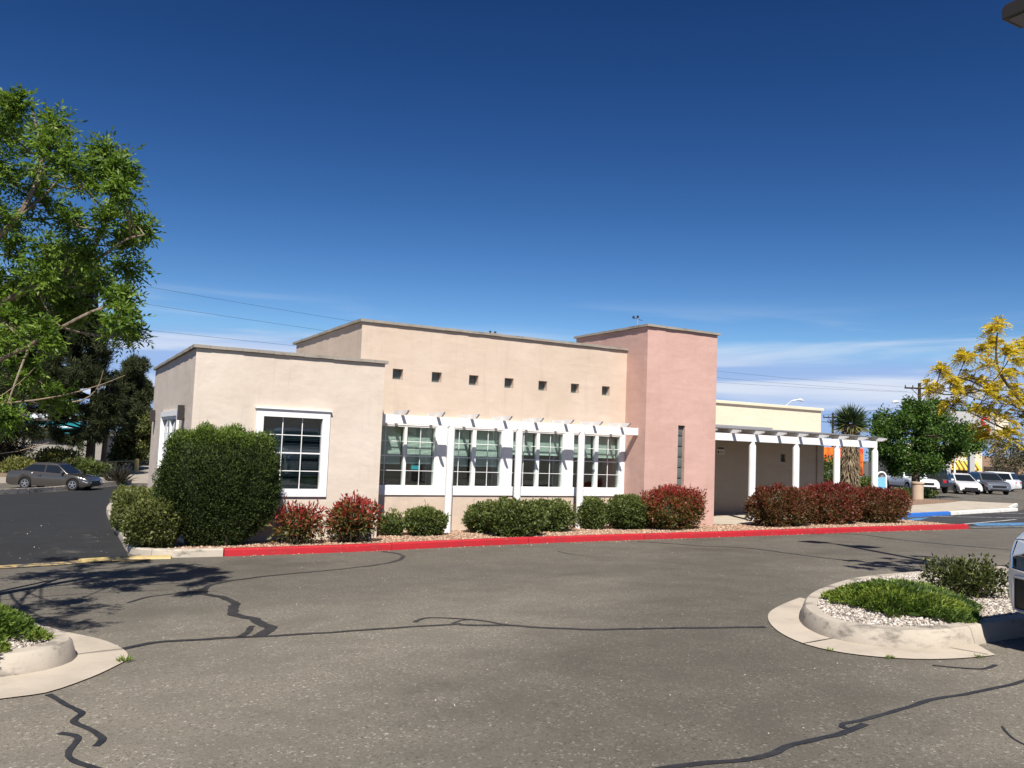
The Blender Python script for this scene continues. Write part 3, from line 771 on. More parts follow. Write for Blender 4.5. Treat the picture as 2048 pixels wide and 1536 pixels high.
APRON_L = [(-5, 5.3), (-1.2, 6.18), (-0.18, 6.46), (0.08, 6.5), (0.36, 6.82), (0.57, 7.18), (0.66, 7.41), (0.65, 7.8), (0.5, 8.35), (0.19, 8.97), (-0.15, 9.87), (-0.34, 10.16), (-0.7, 10.4), (-0.3, 8.4), (-0.2, 7.6), (-5, 6.4)]
OUT_L = [tuple(p) for p in smooth_path(APRON_L[:13], 0.12)]
tag(sheet('gutter_apron', OUT_L + APRON_L[13:], 0.010, M_CONC), kind='structure')
KL_PTS = [(-6, 5.85), (-1.5, 6.90), (-0.5, 7.10), (-0.05, 7.17), (0.18, 7.34), (0.29, 7.62), (0.24, 7.98), (0.05, 8.5), (-0.2, 9.2), (-0.48, 10.0), (-1.4, 12.1), (-2.6, 13.8)]
kerb_run('island_kerb', KL_PTS, M_KERB, 1.9, prof=KN, step=0.12, gap=0.006)
ISL_L = [(-6, 6.0), (-1.5, 7.03), (-0.5, 7.24), (-0.10, 7.31), (0.06, 7.45), (0.14, 7.68), (0.08, 7.98), (-0.1, 8.45), (-0.36, 9.1), (-0.66, 9.9), (-1.55, 12), (-2.7, 13.6), (-6, 13.6)]
tag(sheet('island_gravel', ISL_L, 0.140, M_GRAV_P), kind='structure')
tag(pebbles('pale_gravel', [(-3, 6.8)] + ISL_L[1:10] + [(-3, 10)], 6500, 0.017, 0.145, M_PEB_P, seed=8), 'loose pale gravel on the kerbed island at the left edge', 'gravel', kind='stuff')
# joints across the aprons
for nm, a, b in (('apron_joint', (6.08, 5.35), (6.55, 5.40)), ('apron_joint', (7.14, 4.30), (7.12, 4.63)), ('apron_joint', (0.30, 7.72), (0.65, 7.78))):
    tag(strip(nm, [a, b], 0.012, M_TAR, 0.016, 0.3, step=0.05), kind='structure')
# far kerb beyond the driveway, in cast lengths
kerb_run('far_kerb', [(-14, 35), (-6.2, 40.2), (-2.1, 46.2), (0.1, 50.0), (2.2, 53.6), (4.6, 57.5)], M_KERB, 1.15, prof=[(0.2, -0.1), (0.2, 0.0), (0.18, 0.24), (0.16, 0.26), (-0.02, 0.26), (-0.03, -0.1)], step=0.4, gap=0.03)

tag(pebbles('road_grit', [(-0.5, 2.5), (7, 2.5), (16, 9), (16, 15), (1.5, 15), (0.8, 9)], 380, 0.006, 0.002, M_PEB_P, seed=15), 'scattered pale grit lying loose over the asphalt lane', 'grit', kind='stuff')
tag(pebbles('driveway_grit', [(-3, 16), (1.2, 16), (1.3, 22), (-2, 30)], 60, 0.014, 0.009, M_PEB_P, seed=16), 'few pale stones lying on the fresh black driveway', 'grit', kind='stuff')
# weeds in the joints
def weed(label, x, y, n, h, seed, group='weeds in the gutter joints'):
    r = np.random.default_rng(seed); z = g(x, y)
    a = r.uniform(0, 6.28, n); P = np.stack([x + np.cos(a) * r.random(n) * h * 0.9, y + np.sin(a) * r.random(n) * h * 0.9, np.full(n, z + 0.008)], 1)
    D = np.stack([np.cos(a) * 0.8, np.sin(a) * 0.8, 0.5 + r.random(n)], 1)
    V, F = leaf_quads(P, D, h * (0.5 + 0.6 * r.random(n)), 0.007)
    o = np_mesh('weed', V, F, L_COVER, None, 0.4 + 0.5 * r.random(n)); tag(o, label, 'weed', group)
weed('largest tuft of grass weed at the tip of the left gutter apron', 0.63, 7.30, 70, 0.06, 1)
weed('weed sprig in the joint below the right gutter apron', 6.26, 4.60, 34, 0.035, 2)
weed('weed sprig in the joint nearest the parked white pickup', 6.98, 4.27, 26, 0.035, 3)
weed('tiny weed at the left end of the right gutter apron', 6.07, 5.05, 20, 0.03, 4)

# ================================================================== THE BUILDING
def wall_panel(name, m, parent, fmap, u0, u1, v0, v1, th, holes):
    """wall in (u, v), thickness th inwards, with rectangular holes and their reveals; fmap(u, v, depth) -> point"""
    us = sorted({u0, u1, *[h[0] for h in holes], *[h[1] for h in holes]}); vs_ = sorted({v0, v1, *[h[2] for h in holes], *[h[3] for h in holes]})
    us = [u for u in us if u0 <= u <= u1]; vs_ = [v for v in vs_ if v0 <= v <= v1]
    mb = MB()
    for i in range(len(us) - 1):
        for j in range(len(vs_) - 1):
            cu, cv = (us[i] + us[i + 1]) / 2, (vs_[j] + vs_[j + 1]) / 2
            if any(h[0] < cu < h[1] and h[2] < cv < h[3] for h in holes): continue
            for d in (0, th):
                mb.add([fmap(us[i], vs_[j], d), fmap(us[i + 1], vs_[j], d), fmap(us[i + 1], vs_[j + 1], d), fmap(us[i], vs_[j + 1], d)], [(0, 1, 2, 3)])
    for a, b, c, d in list(holes) + [(u0, u1, v0, v1)]:
        q = [(a, c), (b, c), (b, d), (a, d)]
        for k in range(4):
            p, r_ = q[k], q[(k + 1) % 4]
            mb.add([fmap(*p, 0), fmap(*r_, 0), fmap(*r_, th), fmap(*p, th)], [(0, 1, 2, 3)])
    me_o = mb.build(name, m, parent)
    bm = bmesh.new(); bm.from_mesh(me_o.data); bmesh.ops.remove_doubles(bm, verts=bm.verts, dist=1e-4); bmesh.ops.recalc_face_normals(bm, faces=bm.faces); bm.to_mesh(me_o.data); bm.free()
    return me_o

BZ = -3.4            # walls run down into the ground
XL0, XL1, YL, ZL = 2.34, 6.213, 16.98, 1.715       # left block
XM0, XT0, YM, ZM = 6.065, 13.632, 18.206, 2.769    # middle block
XT1, YT, YTB, ZT = 16.076, 17.315, 20.76, 3.351    # tower
YR, XR, ZR = 20.30, 23.80, 1.741                   # cream wing
YB = 24.3
bld = thing('building', 'single-storey stucco building in beige, peach and pink with flat stepped parapets', 'building', (9, 20, -2.1))
F_FRONT = lambda y0: (lambda u, v, d: (u, y0 + d, v))
F_LEFT = lambda x0: (lambda u, v, d: (x0 + d, u, v))
CAPH, OV = 0.062, 0.062
SM = [(6.861 + i * 0.9947, 7.119 + i * 0.9947, 1.437, 1.687) for i in range(7)]
# window bands: (x0,x1) of each unit's glazed pair
UNITS = [(6.30, 8.02), (8.33, 9.82), (10.14, 11.64), (11.97, 13.47)]
WZ0, WZ1 = -1.035, 0.345
LW = (3.70, 4.90, -1.06, 0.40)                       # left block window glazing
LHOLE = (LW[0] - 0.06, LW[1] + 0.06, LW[2] - 0.06, LW[3] + 0.06)
wl_ = wall_panel('front_wall', M_STUCCO_A, bld, F_FRONT(YL), XL0, XL1, BZ, ZL - CAPH, 0.22, [LHOLE])
SIDEW = (18.95, 21.85, -1.06, 0.36)
wall_panel('side_wall', M_STUCCO_A, bld, F_LEFT(XL0), YL + 0.22, YB, BZ, ZL - CAPH, 0.22, [SIDEW])
wall_panel('return_wall', M_STUCCO_A, bld, F_LEFT(XL1 - 0.22), YL + 0.22, YM - 0.002, BZ, ZL - CAPH, 0.22, [])
MH = [(a - 0.05, b + 0.05, WZ0 - 0.05, WZ1 + 0.05) for a, b in UNITS]
wall_panel('front_wall', M_STUCCO_B, bld, F_FRONT(YM), XM0, XT0, BZ, ZM - CAPH, 0.24, MH + SM)
wall_panel('side_wall', M_STUCCO_B, bld, F_LEFT(XM0), YM + 0.24, YB - 0.2, 0.9, ZM - CAPH, 0.2, [])
GB = (14.742, 14.981, -1.00, 0.715)
wall_panel('front_wall', M_STUCCO_P, bld, F_FRONT(YT), XT0, XT1, BZ, ZT - CAPH, 0.24, [GB])
wall_panel('side_wall', M_STUCCO_P, bld, F_LEFT(XT0), YT + 0.24, YTB, BZ, ZT - CAPH, 0.24, [])
mb = MB(); mb.box(XT1 - 0.24, XT1, YT + 0.24, YTB, BZ, ZT - CAPH); mb.build('side_wall', M_STUCCO_P, bld)
mb = MB(); mb.box(XT0 + 0.24, XT1 - 0.24, YTB - 0.24, YTB, BZ, ZT - CAPH); mb.build('rear_wall', M_STUCCO_P, bld)
CW = [(21.82, 22.06, -0.20, 0.06), (22.40, 22.64, -0.20, 0.06)]
wall_panel('front_wall', M_STUCCO_D, bld, F_FRONT(YR), XT1, XR, BZ, 0.885, 0.24, CW)
wall_panel('upper_wall', M_STUCCO_C, bld, F_FRONT(YR), XT1, XR, 0.886, ZR - 0.10, 0.24, [])
mb = MB(); mb.box(XR - 0.24, XR, YR + 0.24, YB, BZ, ZR - 0.10); mb.build('side_wall', M_STUCCO_C, bld)
mb = MB(); mb.box(XT1 + 0.0, XR + 0.07, YR - 0.07, YR + 0.30, ZR - 0.098, ZR); mb.build('parapet_trim', M_STUCCO_C, bld, bevel=0.012)
mb = MB(); mb.box(XR - 0.22, XR + 0.10, YR - 0.06, YR - 0.002, BZ, 0.42); mb.build('pilaster', M_STUCCO_D, bld, bevel=0.012)
mb = MB()
mb.box(XL0 + 0.22, XR - 0.24, YB - 0.2, YB, BZ, 0.9); mb.build('rear_wall', M_STUCCO_A, bld)
mb = MB(); mb.box(XM0 + 0.2, XT0, YB - 0.2, YB - 0.002, 0.9, ZM - CAPH); mb.build('rear_wall', M_STUCCO_B, bld)
mb = MB(); mb.box(XL0 + 0.22, XM0, YL + 0.22, YB - 0.2, 0.95, 1.15); mb.build('roof', M_CAP, bld)
mb = MB(); mb.box(XM0 + 0.2, XT0, YM + 0.24, YB - 0.2, 2.15, 2.30); mb.build('roof', M_CAP, bld)
mb = MB(); mb.box(XT0 + 0.24, XT1 - 0.24, YT + 0.24, YTB - 0.24, 2.9, 3.0); mb.build('roof', M_CAP, bld)
mb = MB(); mb.box(XT1 + 0.002, XR - 0.24, YR + 0.24, YB - 0.2, 1.1, 1.2); mb.build('roof', M_CAP, bld)
# rooms behind the glass
def room(x0, x1, y0, y1, z0, z1):
    mb = MB()
    mb.add([(x0, y0, z0), (x1, y0, z0), (x1, y1, z0), (x0, y1, z0), (x0, y0, z1), (x1, y0, z1), (x1, y1, z1), (x0, y1, z1)],
           [(0, 1, 2, 3), (4, 5, 6, 7), (1, 2, 6, 5), (2, 3, 7, 6), (3, 0, 4, 7)])
    mb.build('interior', M_INT, bld)
room(6.24, 13.60, YM + 0.245, 23.9, -2.05, 0.93)
room(2.58, 5.98, YL + 0.225, 23.9, -2.05, 0.93)
room(16.1, 23.5, YR + 0.245, 23.9, -2.0, 0.93)

# parapet cap blocks, one by one
cap_me = []
for k in range(3):
    mbk = MB(); mbk.box(-0.5, 0.5, -0.5, 0.5, 0, CAPH)
    bmx = bmesh.new()
    mm = bpy.data.meshes.new('cap_block'); mm.from_pydata(mbk.v, [], mbk.f); mm.materials.append(M_CAP); cap_me.append(mm)
def caps(x0, x1, y0, y1, z, depth=0.34, pitch=0.306):
    """run from (x0,y0) to (x1,y1); blocks lie across the wall top"""
    L = math.hypot(x1 - x0, y1 - y0); n = max(1, round(L / pitch)); p = L / n; along_x = abs(x1 - x0) > abs(y1 - y0)
    for i in range(n):
        t = (i + 0.5) / n; x, y = x0 + (x1 - x0) * t, y0 + (y1 - y0) * t
        j = random.uniform(-0.006, 0.006)
        o = piece('cap_block', cap_me[i % 3], bld, (x + (0 if along_x else j), y + (j if along_x else 0), z - CAPH + 0.002 + random.uniform(0, 0.006)))
        o.scale = (p - 0.005, depth, 1) if along_x else (depth, p - 0.005, 1)
hd = 0.17
caps(XL0 - OV, XL1 + OV, YL - OV + hd, YL - OV + hd, ZL)
caps(XL0 - OV + hd, XL0 - OV + hd, YL - OV + 2 * hd + 0.004, YB + OV, ZL)
caps(XL1 + OV - hd, XL1 + OV - hd, YL - OV + 2 * hd + 0.004, YM - 0.004, ZL)
caps(XM0 - OV, XT0 - 0.004, YM - OV + hd, YM - OV + hd, ZM)
caps(XM0 - OV + hd, XM0 - OV + hd, YM - OV + 2 * hd + 0.004, YB + OV, ZM)
caps(XT0 - OV, XT1 + OV, YT - OV + hd, YT - OV + hd, ZT)
caps(XT0 - OV + hd, XT0 - OV + hd, YT - OV + 2 * hd + 0.004, YTB + OV, ZT)
caps(XT1 + OV - hd, XT1 + OV - hd, YT - OV + 2 * hd + 0.004, YTB + OV, ZT)

# windows -------------------------------------------------------------
def frame_mb(fmap, a, b, c, d, w, d0, d1):
    """rectangular ring a..b, c..d, width w, from depth d0 to d1"""
    mb = MB()
    for (p, q, r_, s) in ((a, b, d - w, d), (a, b, c, c + w), (a, a + w, c + w, d - w), (b - w, b, c + w, d - w)):
        pts = [fmap(u, v, t) for t in (d0, d1) for u, v in ((p, r_), (q, r_), (q, s), (p, s))]
        mb.add(pts, [(0, 1, 2, 3), (4, 5, 6, 7), (0, 1, 5, 4), (1, 2, 6, 5), (2, 3, 7, 6), (3, 0, 4, 7)])
    return mb
def quad_box(mb, fmap, a, b, c, d, d0, d1):
    pts = [fmap(u, v, t) for t in (d0, d1) for u, v in ((a, c), (b, c), (b, d), (a, d))]
    return mb.add(pts, [(0, 1, 2, 3), (4, 5, 6, 7), (0, 1, 5, 4), (1, 2, 6, 5), (2, 3, 7, 6), (3, 0, 4, 7)])
def sash(parent, fmap, a, b, c, d, cols, rows, gm, depth=0.05, mun=0.012):
    """glazing a..b x c..d: each pane a piece, bars between them"""
    pw, ph = (b - a) / cols, (d - c) / rows
    bars = MB()
    for i in range(1, cols): quad_box(bars, fmap, a + i * pw - mun / 2, a + i * pw + mun / 2, c, d, depth - 0.012, depth + 0.012)
    for j in range(1, rows):
        w = mun * (1.7 if (rows == 4 and j == 2) else 1)
        for i in range(cols):
            quad_box(bars, fmap, a + i * pw + mun / 2 * (i > 0), a + (i + 1) * pw - mun / 2 * (i < cols - 1), c + j * ph - w / 2, c + j * ph + w / 2, depth - 0.011, depth + 0.011)
    bars.build('glazing_bars', M_WHITE, parent)
    base = None
    for i in range(cols):
        for j in range(rows):
            mb = MB(); quad_box(mb, fmap, a + i * pw, a + (i + 1) * pw, c + j * ph, c + (j + 1) * ph, depth - 0.003, depth + 0.003)
            mb.build('pane', gm, parent)
def blind(parent, fmap, a, b, top, bot, depth, m, pitch=0.030, tilt=0.011):
    mb = MB(); z = top
    while z > bot:
        mb.add([fmap(a, z, depth + tilt), fmap(b, z, depth + tilt), fmap(b, z - pitch * 0.86, depth - tilt), fmap(a, z - pitch * 0.86, depth - tilt)], [(0, 1, 2, 3)])
        z -= pitch
    quad_box(mb, fmap, a, b, bot - 0.035, bot, depth - 0.014, depth + 0.014)
    mb.build('blind', m, parent)
fm = F_FRONT(YM)
# white trim band round the window row
trim = MB()
trim.box(XL1 + 0.002, 13.628, YM - 0.035, YM - 0.002, -1.252, WZ0 - 0.03)
trim.box(XL1 + 0.002, 13.628, YM - 0.034, YM - 0.002, WZ1 + 0.03, 0.60)
prev = None
for (a, b), (c, d) in zip(UNITS, UNITS[1:]): trim.box(b + 0.03, c - 0.03, YM - 0.033, YM - 0.002, WZ0 - 0.03, WZ1 + 0.03)
trim.box(13.50, 13.628, YM - 0.033, YM - 0.002, WZ0 - 0.03, WZ1 + 0.03)
trim.build('window_trim', M_WHITE, bld)
SASH = [((6.33, 7.23), (7.295, 8.02)), ((8.33, 9.02), (9.115, 9.82)), ((10.14, 10.85), (10.935, 11.64)), ((11.97, 12.66), (12.765, 13.47))]
for k, ((a, b), prs) in enumerate(zip(UNITS, SASH)):
    mb = frame_mb(fm, a - 0.045, b + 0.045, WZ0 - 0.045, WZ1 + 0.045, 0.05, -0.018, 0.12)
    quad_box(mb, fm, prs[0][1], prs[1][0], WZ0 + 0.006, WZ1 - 0.006, -0.012, 0.10)
    win = mb.build('window', M_WHITE, bld)
    for (p, q) in prs:
        sash(win, fm, p + 0.006, q - 0.006, WZ0 + 0.006, WZ1 - 0.006, 2, 4, M_GLASS)
        bot = (-0.50, -0.53, -0.20, -0.22)[k]
        blind(win, fm, p + 0.02, q - 0.02, WZ1 - 0.01, bot + random.uniform(-0.01, 0.01), 0.17, M_BLIND)
# blue notice seen inside the first window
fl = F_FRONT(YL)
trim = frame_mb(fl, 3.545, 5.055, -1.213, 0.545, 0.15, -0.045, -0.002)
trim.build('window_trim', M_WHITE, bld)
mb = MB(); mb.box(3.52, 5.08, YL - 0.085, YL - 0.002, 0.547, 0.575); mb.build('drip_cap', M_WHITE, bld)
mb = frame_mb(fl, LHOLE[0] + 0.004, LHOLE[1] - 0.004, LHOLE[2] + 0.004, LHOLE[3] - 0.004, 0.055, -0.022, 0.12)
win = mb.build('window', M_WHITE, bld)
sash(win, fl, LW[0], LW[1], LW[2], LW[3], 3, 4, M_GLASSD, mun=0.016)
blind(win, fl, LW[0] + 0.01, LW[1] - 0.01, LW[3] - 0.01, LW[2] + 0.03, 0.16, mat('dark_blind', (0.16, 0.19, 0.19), 0.5), 0.034, 0.008)
fs_ = F_LEFT(XL0)
frame_mb(fs_, SIDEW[0] - 0.10, SIDEW[1] + 0.10, SIDEW[2] - 0.12, SIDEW[3] + 0.12, 0.12, -0.045, -0.002).build('window_trim', M_WHITE, bld)
mb = frame_mb(fs_, SIDEW[0] + 0.004, SIDEW[1] - 0.004, SIDEW[2] + 0.004, SIDEW[3] - 0.004, 0.06, -0.01, 0.12)
quad_box(mb, fs_, 20.32, 20.48, SIDEW[2] + 0.06, SIDEW[3] - 0.06, -0.005, 0.10)
win = mb.build('window', M_WHITE, bld)
sash(win, fs_, SIDEW[0] + 0.066, 20.318, SIDEW[2] + 0.066, SIDEW[3] - 0.066, 2, 4, M_GLASSD)
sash(win, fs_, 20.482, SIDEW[1] - 0.066, SIDEW[2] + 0.066, SIDEW[3] - 0.066, 2, 4, M_GLASSD)
# small square windows high in the peach wall
gb = MB(); gb.box(-0.127, 0.127, -0.01, 0.01, -0.123, 0.123)
gbm = bpy.data.meshes.new('pane'); gbm.from_pydata(gb.v, [], gb.f); gbm.materials.append(M_GBLOCK)
for a, b, c, d in SM:
    mb = frame_mb(fm, a + 0.002, b - 0.002, c + 0.002, d - 0.002, 0.012, 0.13, 0.16)
    w = mb.build('small_window', M_MORTAR, bld)
    piece('pane', gbm, w, loc=Vector(((a + b) / 2, YM + 0.165, (c + d) / 2)) - parent_loc(bld))
fc = F_FRONT(YR)
for a, b, c, d in CW:
    w = frame_mb(fc, a + 0.002, b - 0.002, c + 0.002, d - 0.002, 0.015, 0.08, 0.11).build('small_window', M_BRONZE, bld)
    piece('pane', gbm, w, loc=Vector(((a + b) / 2, YR + 0.115, (c + d) / 2)) - parent_loc(bld)).scale = (0.9, 1, 1)
# glass-block slot in the tower
ft = F_FRONT(YT)
mb = MB(); quad_box(mb, ft, GB[0] + 0.001, GB[1] - 0.001, GB[2], GB[3], 0.16, 0.20)
slot = mb.build('glass_block_window', M_MORTAR, bld)
bh = (GB[3] - GB[2]) / 6
for k in range(6):
    mb = MB(); quad_box(mb, ft, GB[0] + 0.008, GB[1] - 0.008, GB[2] + k * bh + 0.012, GB[2] + (k + 1) * bh - 0.012, 0.085, 0.158)
    mb.build('glass_block', M_GBLOCK, slot, bevel=0.014, smooth=True)

# ---- pergola over the window row
pg = thing('pergola', 'white timber pergola with three round posts over the long window row', 'pergola', (9.9, 17.65, g(9.9, 17.65) + 0.1))
BF, BT, B0, B1 = 17.608, 0.077, 0.395, 0.589
mb = MB(); mb.box(XL1 + 0.003, XT0 - 0.003, BF, BF + BT, B0, B1); mb.build('beam', M_WHITE, pg, bevel=0.006)
mb = MB(); mb.box(XL1 + 0.003, XT0 - 0.003, YM - 0.075, YM - 0.037, 0.52, 0.60); mb.build('ledger', M_WHITE, pg)
raf = MB(); raf.prism([(17.22, 0.655), (17.19, 0.692), (YM - 0.037, 0.692), (YM - 0.037, 0.602), (17.33, 0.592)], 'x', -0.0225, 0.0225)
rme = bpy.data.meshes.new('rafter'); rme.from_pydata([(v[0], v[1] - 17.6, v[2] - 0.6) for v in raf.v], [], raf.f); rme.materials.append(M_WHITE)
for i in range(8): piece('rafter', rme, pg, (6.90 + i * 0.8775, 17.6, 0.6 + 0.001))
for x in (8.182, 10.02, 11.858):
    z0 = g(x, 17.66) + 0.05
    mb = MB(); mb.lathe([(0.088, z0), (0.088, 0.27), (0.086, 0.30), (0.072, 0.37), (0.066, B0 - 0.001)], (x, 17.66, 0), n=24)
    mb.build('post', M_WHITE, pg, smooth=True)

# ---- entry porch
pc = thing('entry_porch', 'white entry porch with four columns and a corrugated roof', 'porch', (20.5, 18.1, g(20.5, 18.1) + 0.125))
CF, C0, C1 = 18.02, 0.385, 0.600
mb = MB(); mb.box(XT1 + 0.003, 23.83, CF, CF + 0.10, C0, C1); mb.build('beam', M_WHITE, pc, bevel=0.006)
raf = MB(); raf.prism([(17.72, 0.655), (17.70, 0.700), (YR - 0.005, 0.845), (YR - 0.005, 0.745), (17.86, 0.603)], 'x', -0.045, 0.045)
rme = bpy.data.meshes.new('rafter'); rme.from_pydata([(v[0], v[1] - 18, v[2] - 0.6) for v in raf.v], [], raf.f); rme.materials.append(M_WHITE)
for x in (16.48, 17.40, 18.33, 19.25, 20.17, 21.09, 22.01, 22.93, 23.86): piece('rafter', rme, pc, (x, 18, 0.6005))
# corrugated sheets
sh = MB(); x = XT1 + 0.005; vs = []; n = 0
while x < 24.12:
    zz = 0.012 * math.sin((x - 16) * 2 * math.pi / 0.076)
    vs += [(x, 17.97, 0.738 + zz), (x, YR - 0.012, 0.872 + zz)]; x += 0.0127; n += 1
sh.add(vs, [(2 * i, 2 * i + 1, 2 * i + 3, 2 * i + 2) for i in range(n - 1)]).build('corrugated_roof', M_CORR, pc, smooth=False)
mb = MB(); mb.box(XT1 + 0.005, 21.4, YR - 0.02, YR - 0.003, 0.888, 0.945); mb.build('flashing', M_GALV, pc)
for i in range(4):
    x = 18.25 + 1.837 * i; z0 = g(x, 18.07) + 0.10
    mb = MB(); mb.lathe([(0.105, z0), (0.105, 0.24), (0.10, 0.27), (0.066, 0.345), (0.06, C0 - 0.001)], (x, 18.07, 0), n=24)
    mb.build('column', M_WHITE, pc, smooth=True)

# ---- things fixed to the walls
def sconce(label, y):
    o = thing('wall_sconce', label, 'wall light', (XL0, y, 0.25), 0, 'bronze wall lights on the left end wall')
    mb = MB(); mb.box(XL0 - 0.13, XL0 - 0.022, y - 0.11, y + 0.11, 0.25, 0.56); mb.build('shade', M_BRONZE, o, bevel=0.008)
    mb = MB(); mb.box(XL0 - 0.0225, XL0 - 0.001, y - 0.07, y + 0.07, 0.30, 0.50); mb.build('back_plate', M_GALV, o)
sconce('dark bronze box light on the end wall just above the big juniper', 18.05)
sconce('dark bronze box light at the far end of the end wall', 23.55)
sg = thing('notice_sign', 'small cream notice sign on the shaded wall beside the pink tower', 'sign', (19.082, YR, -0.01))
mb = MB(); mb.box(18.926, 19.249, YR - 0.012, YR - 0.001, -0.03, 0.225); mb.build('board', mat('sign_board', (0.55, 0.50, 0.42), 0.6), sg)
mb = MB(); mb.box(18.941, 19.233, YR - 0.0145, YR - 0.0125, 0.14, 0.21)
mb.box(18.947, 19.020, YR - 0.0145, YR - 0.0125, 0.0, 0.085)
for k in range(4): mb.box(19.040, 19.228 - 0.02 * (k % 2), YR - 0.0145, YR - 0.0125, 0.006 + k * 0.024, 0.016 + k * 0.024)
mb.build('print', mat('sign_print', (0.06, 0.055, 0.05), 0.6), sg)
wm = thing('weather_mast', 'small weather sensor mast standing on top of the pink tower', 'antenna', (14.57, 19.0, 3.0))
mb = MB(); mb.tube([(14.57, 19.0, 3.0), (14.57, 19.0, 3.82)], 0.016, 6); mb.build('mast', M_GALV, wm)
mb = MB(); mb.tube([(14.42, 19.0, 3.80), (14.74, 19.0, 3.76)], 0.008, 5); mb.lathe([(0.01, 3.78), (0.035, 3.80), (0.035, 3.84), (0.01, 3.87)], (14.42, 19, 0), n=8); mb.lathe([(0.03, 3.82), (0.04, 3.86), (0.01, 3.90)], (14.57, 19, 0), n=8)
mb.build('sensors', M_BRONZE, wm)
for k, (x, lb) in enumerate(((9.42, 'dark pigeon-sized knob on the peach parapet, left of the pair'), (9.56, 'dark pigeon-sized knob on the peach parapet, right of the pair'))):
    o = thing('roof_vent_knob', lb, 'vent', (x, 18.28, ZM + 0.003), 0, 'small dark knobs on the parapet')
    mb = MB(); mb.lathe([(0.010, 0.0), (0.010, 0.02), (0.028, 0.03), (0.034, 0.05), (0.025, 0.07), (0.005, 0.078)], (x, 18.28, ZM + 0.004), n=10); mb.build('cap', M_BRONZE, o, smooth=True)
nt_ = thing('notice', 'small turquoise notice hanging inside the first window of the long row', 'notice', (7.62, YM + 0.2, -0.6))
mb = MB(); mb.box(7.50, 7.72, YM + 0.145, YM + 0.149, -0.66, -0.555); mb.build('sheet', mat('turquoise_print', (0.05, 0.42, 0.55), 0.6), nt_)

# ================================================================== SHRUBS
def on(x, y, o=0.11): return (x, y, g(x, y) + o)
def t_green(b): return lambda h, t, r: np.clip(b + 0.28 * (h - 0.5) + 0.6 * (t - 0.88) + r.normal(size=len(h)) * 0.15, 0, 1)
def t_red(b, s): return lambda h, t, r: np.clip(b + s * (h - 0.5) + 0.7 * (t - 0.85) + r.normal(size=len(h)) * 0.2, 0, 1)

# the big clipped juniper at the corner
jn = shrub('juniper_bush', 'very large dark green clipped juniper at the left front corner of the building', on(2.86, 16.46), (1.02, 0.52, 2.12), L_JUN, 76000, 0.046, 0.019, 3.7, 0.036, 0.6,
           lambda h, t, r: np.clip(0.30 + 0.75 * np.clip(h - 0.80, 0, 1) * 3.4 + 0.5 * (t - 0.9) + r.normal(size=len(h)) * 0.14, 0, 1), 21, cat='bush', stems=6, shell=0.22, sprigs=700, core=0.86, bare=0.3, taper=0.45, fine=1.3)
mb = MB(); b0 = Vector(on(2.9, 16.38)); 
for k in range(5):
    a = k * 1.3; mb.tube([b0 + Vector((math.cos(a) * 0.12, math.sin(a) * 0.1, -0.15)), b0 + Vector((math.cos(a) * 0.3, math.sin(a) * 0.2, 0.7))], [0.05, 0.03], 6)
mb.build('trunk', M_BARK, jn)
# hedges along the driveway
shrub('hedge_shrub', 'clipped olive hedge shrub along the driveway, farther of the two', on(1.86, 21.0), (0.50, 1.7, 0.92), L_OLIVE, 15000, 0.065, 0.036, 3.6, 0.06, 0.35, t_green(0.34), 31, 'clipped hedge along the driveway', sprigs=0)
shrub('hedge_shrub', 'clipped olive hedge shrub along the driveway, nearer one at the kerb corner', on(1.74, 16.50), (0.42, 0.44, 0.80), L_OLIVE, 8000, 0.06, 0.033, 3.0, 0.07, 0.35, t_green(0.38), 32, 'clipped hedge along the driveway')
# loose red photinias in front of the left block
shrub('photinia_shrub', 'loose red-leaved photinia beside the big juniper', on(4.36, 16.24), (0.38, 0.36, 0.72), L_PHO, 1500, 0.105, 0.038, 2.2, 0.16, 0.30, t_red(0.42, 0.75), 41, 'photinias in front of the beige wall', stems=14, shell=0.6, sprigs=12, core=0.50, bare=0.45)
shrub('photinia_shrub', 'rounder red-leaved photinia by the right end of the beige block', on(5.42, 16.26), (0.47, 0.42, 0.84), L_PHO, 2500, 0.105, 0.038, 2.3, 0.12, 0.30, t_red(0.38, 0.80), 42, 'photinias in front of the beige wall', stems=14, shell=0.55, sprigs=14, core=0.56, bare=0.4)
# green shrubs under the windows
GS = [
    ('small ragged green shrub against the corner of the beige block', 6.72, 17.42, 0.22, 0.20, 0.42, 1700, 2.0, 0.22),
    ('round green shrub just left of the first pergola post', 7.50, 17.28, 0.42, 0.36, 0.56, 6000, 2.6, 0.08),
    ('left part of the big green shrub group between the first and second posts', 8.98, 17.50, 0.36, 0.36, 0.62, 4600, 2.5, 0.09),
    ('low wide green shrub nearest the red kerb, in front of the second post', 9.28, 16.42, 0.62, 0.46, 0.76, 9800, 2.7, 0.08),
    ('rounded green shrub right of the second pergola post', 10.72, 17.30, 0.60, 0.42, 0.70, 8200, 2.7, 0.08),
    ('narrow green shrub just right of the third pergola post', 12.12, 17.45, 0.34, 0.34, 0.72, 4600, 2.4, 0.08),
    ('tall round green shrub at the foot of the pink tower', 12.98, 17.12, 0.52, 0.42, 0.82, 8200, 2.5, 0.08),
]
for k, (lb, x, y, rx, ry, h, n, bx, am) in enumerate(GS):
    shrub('green_shrub', lb, on(x, y), (rx, ry, h), L_GREEN, n, 0.058, 0.034, bx, am, 0.35, t_green(0.46), 51 + k, 'green shrubs under the window row', stems=5, sprigs=8)
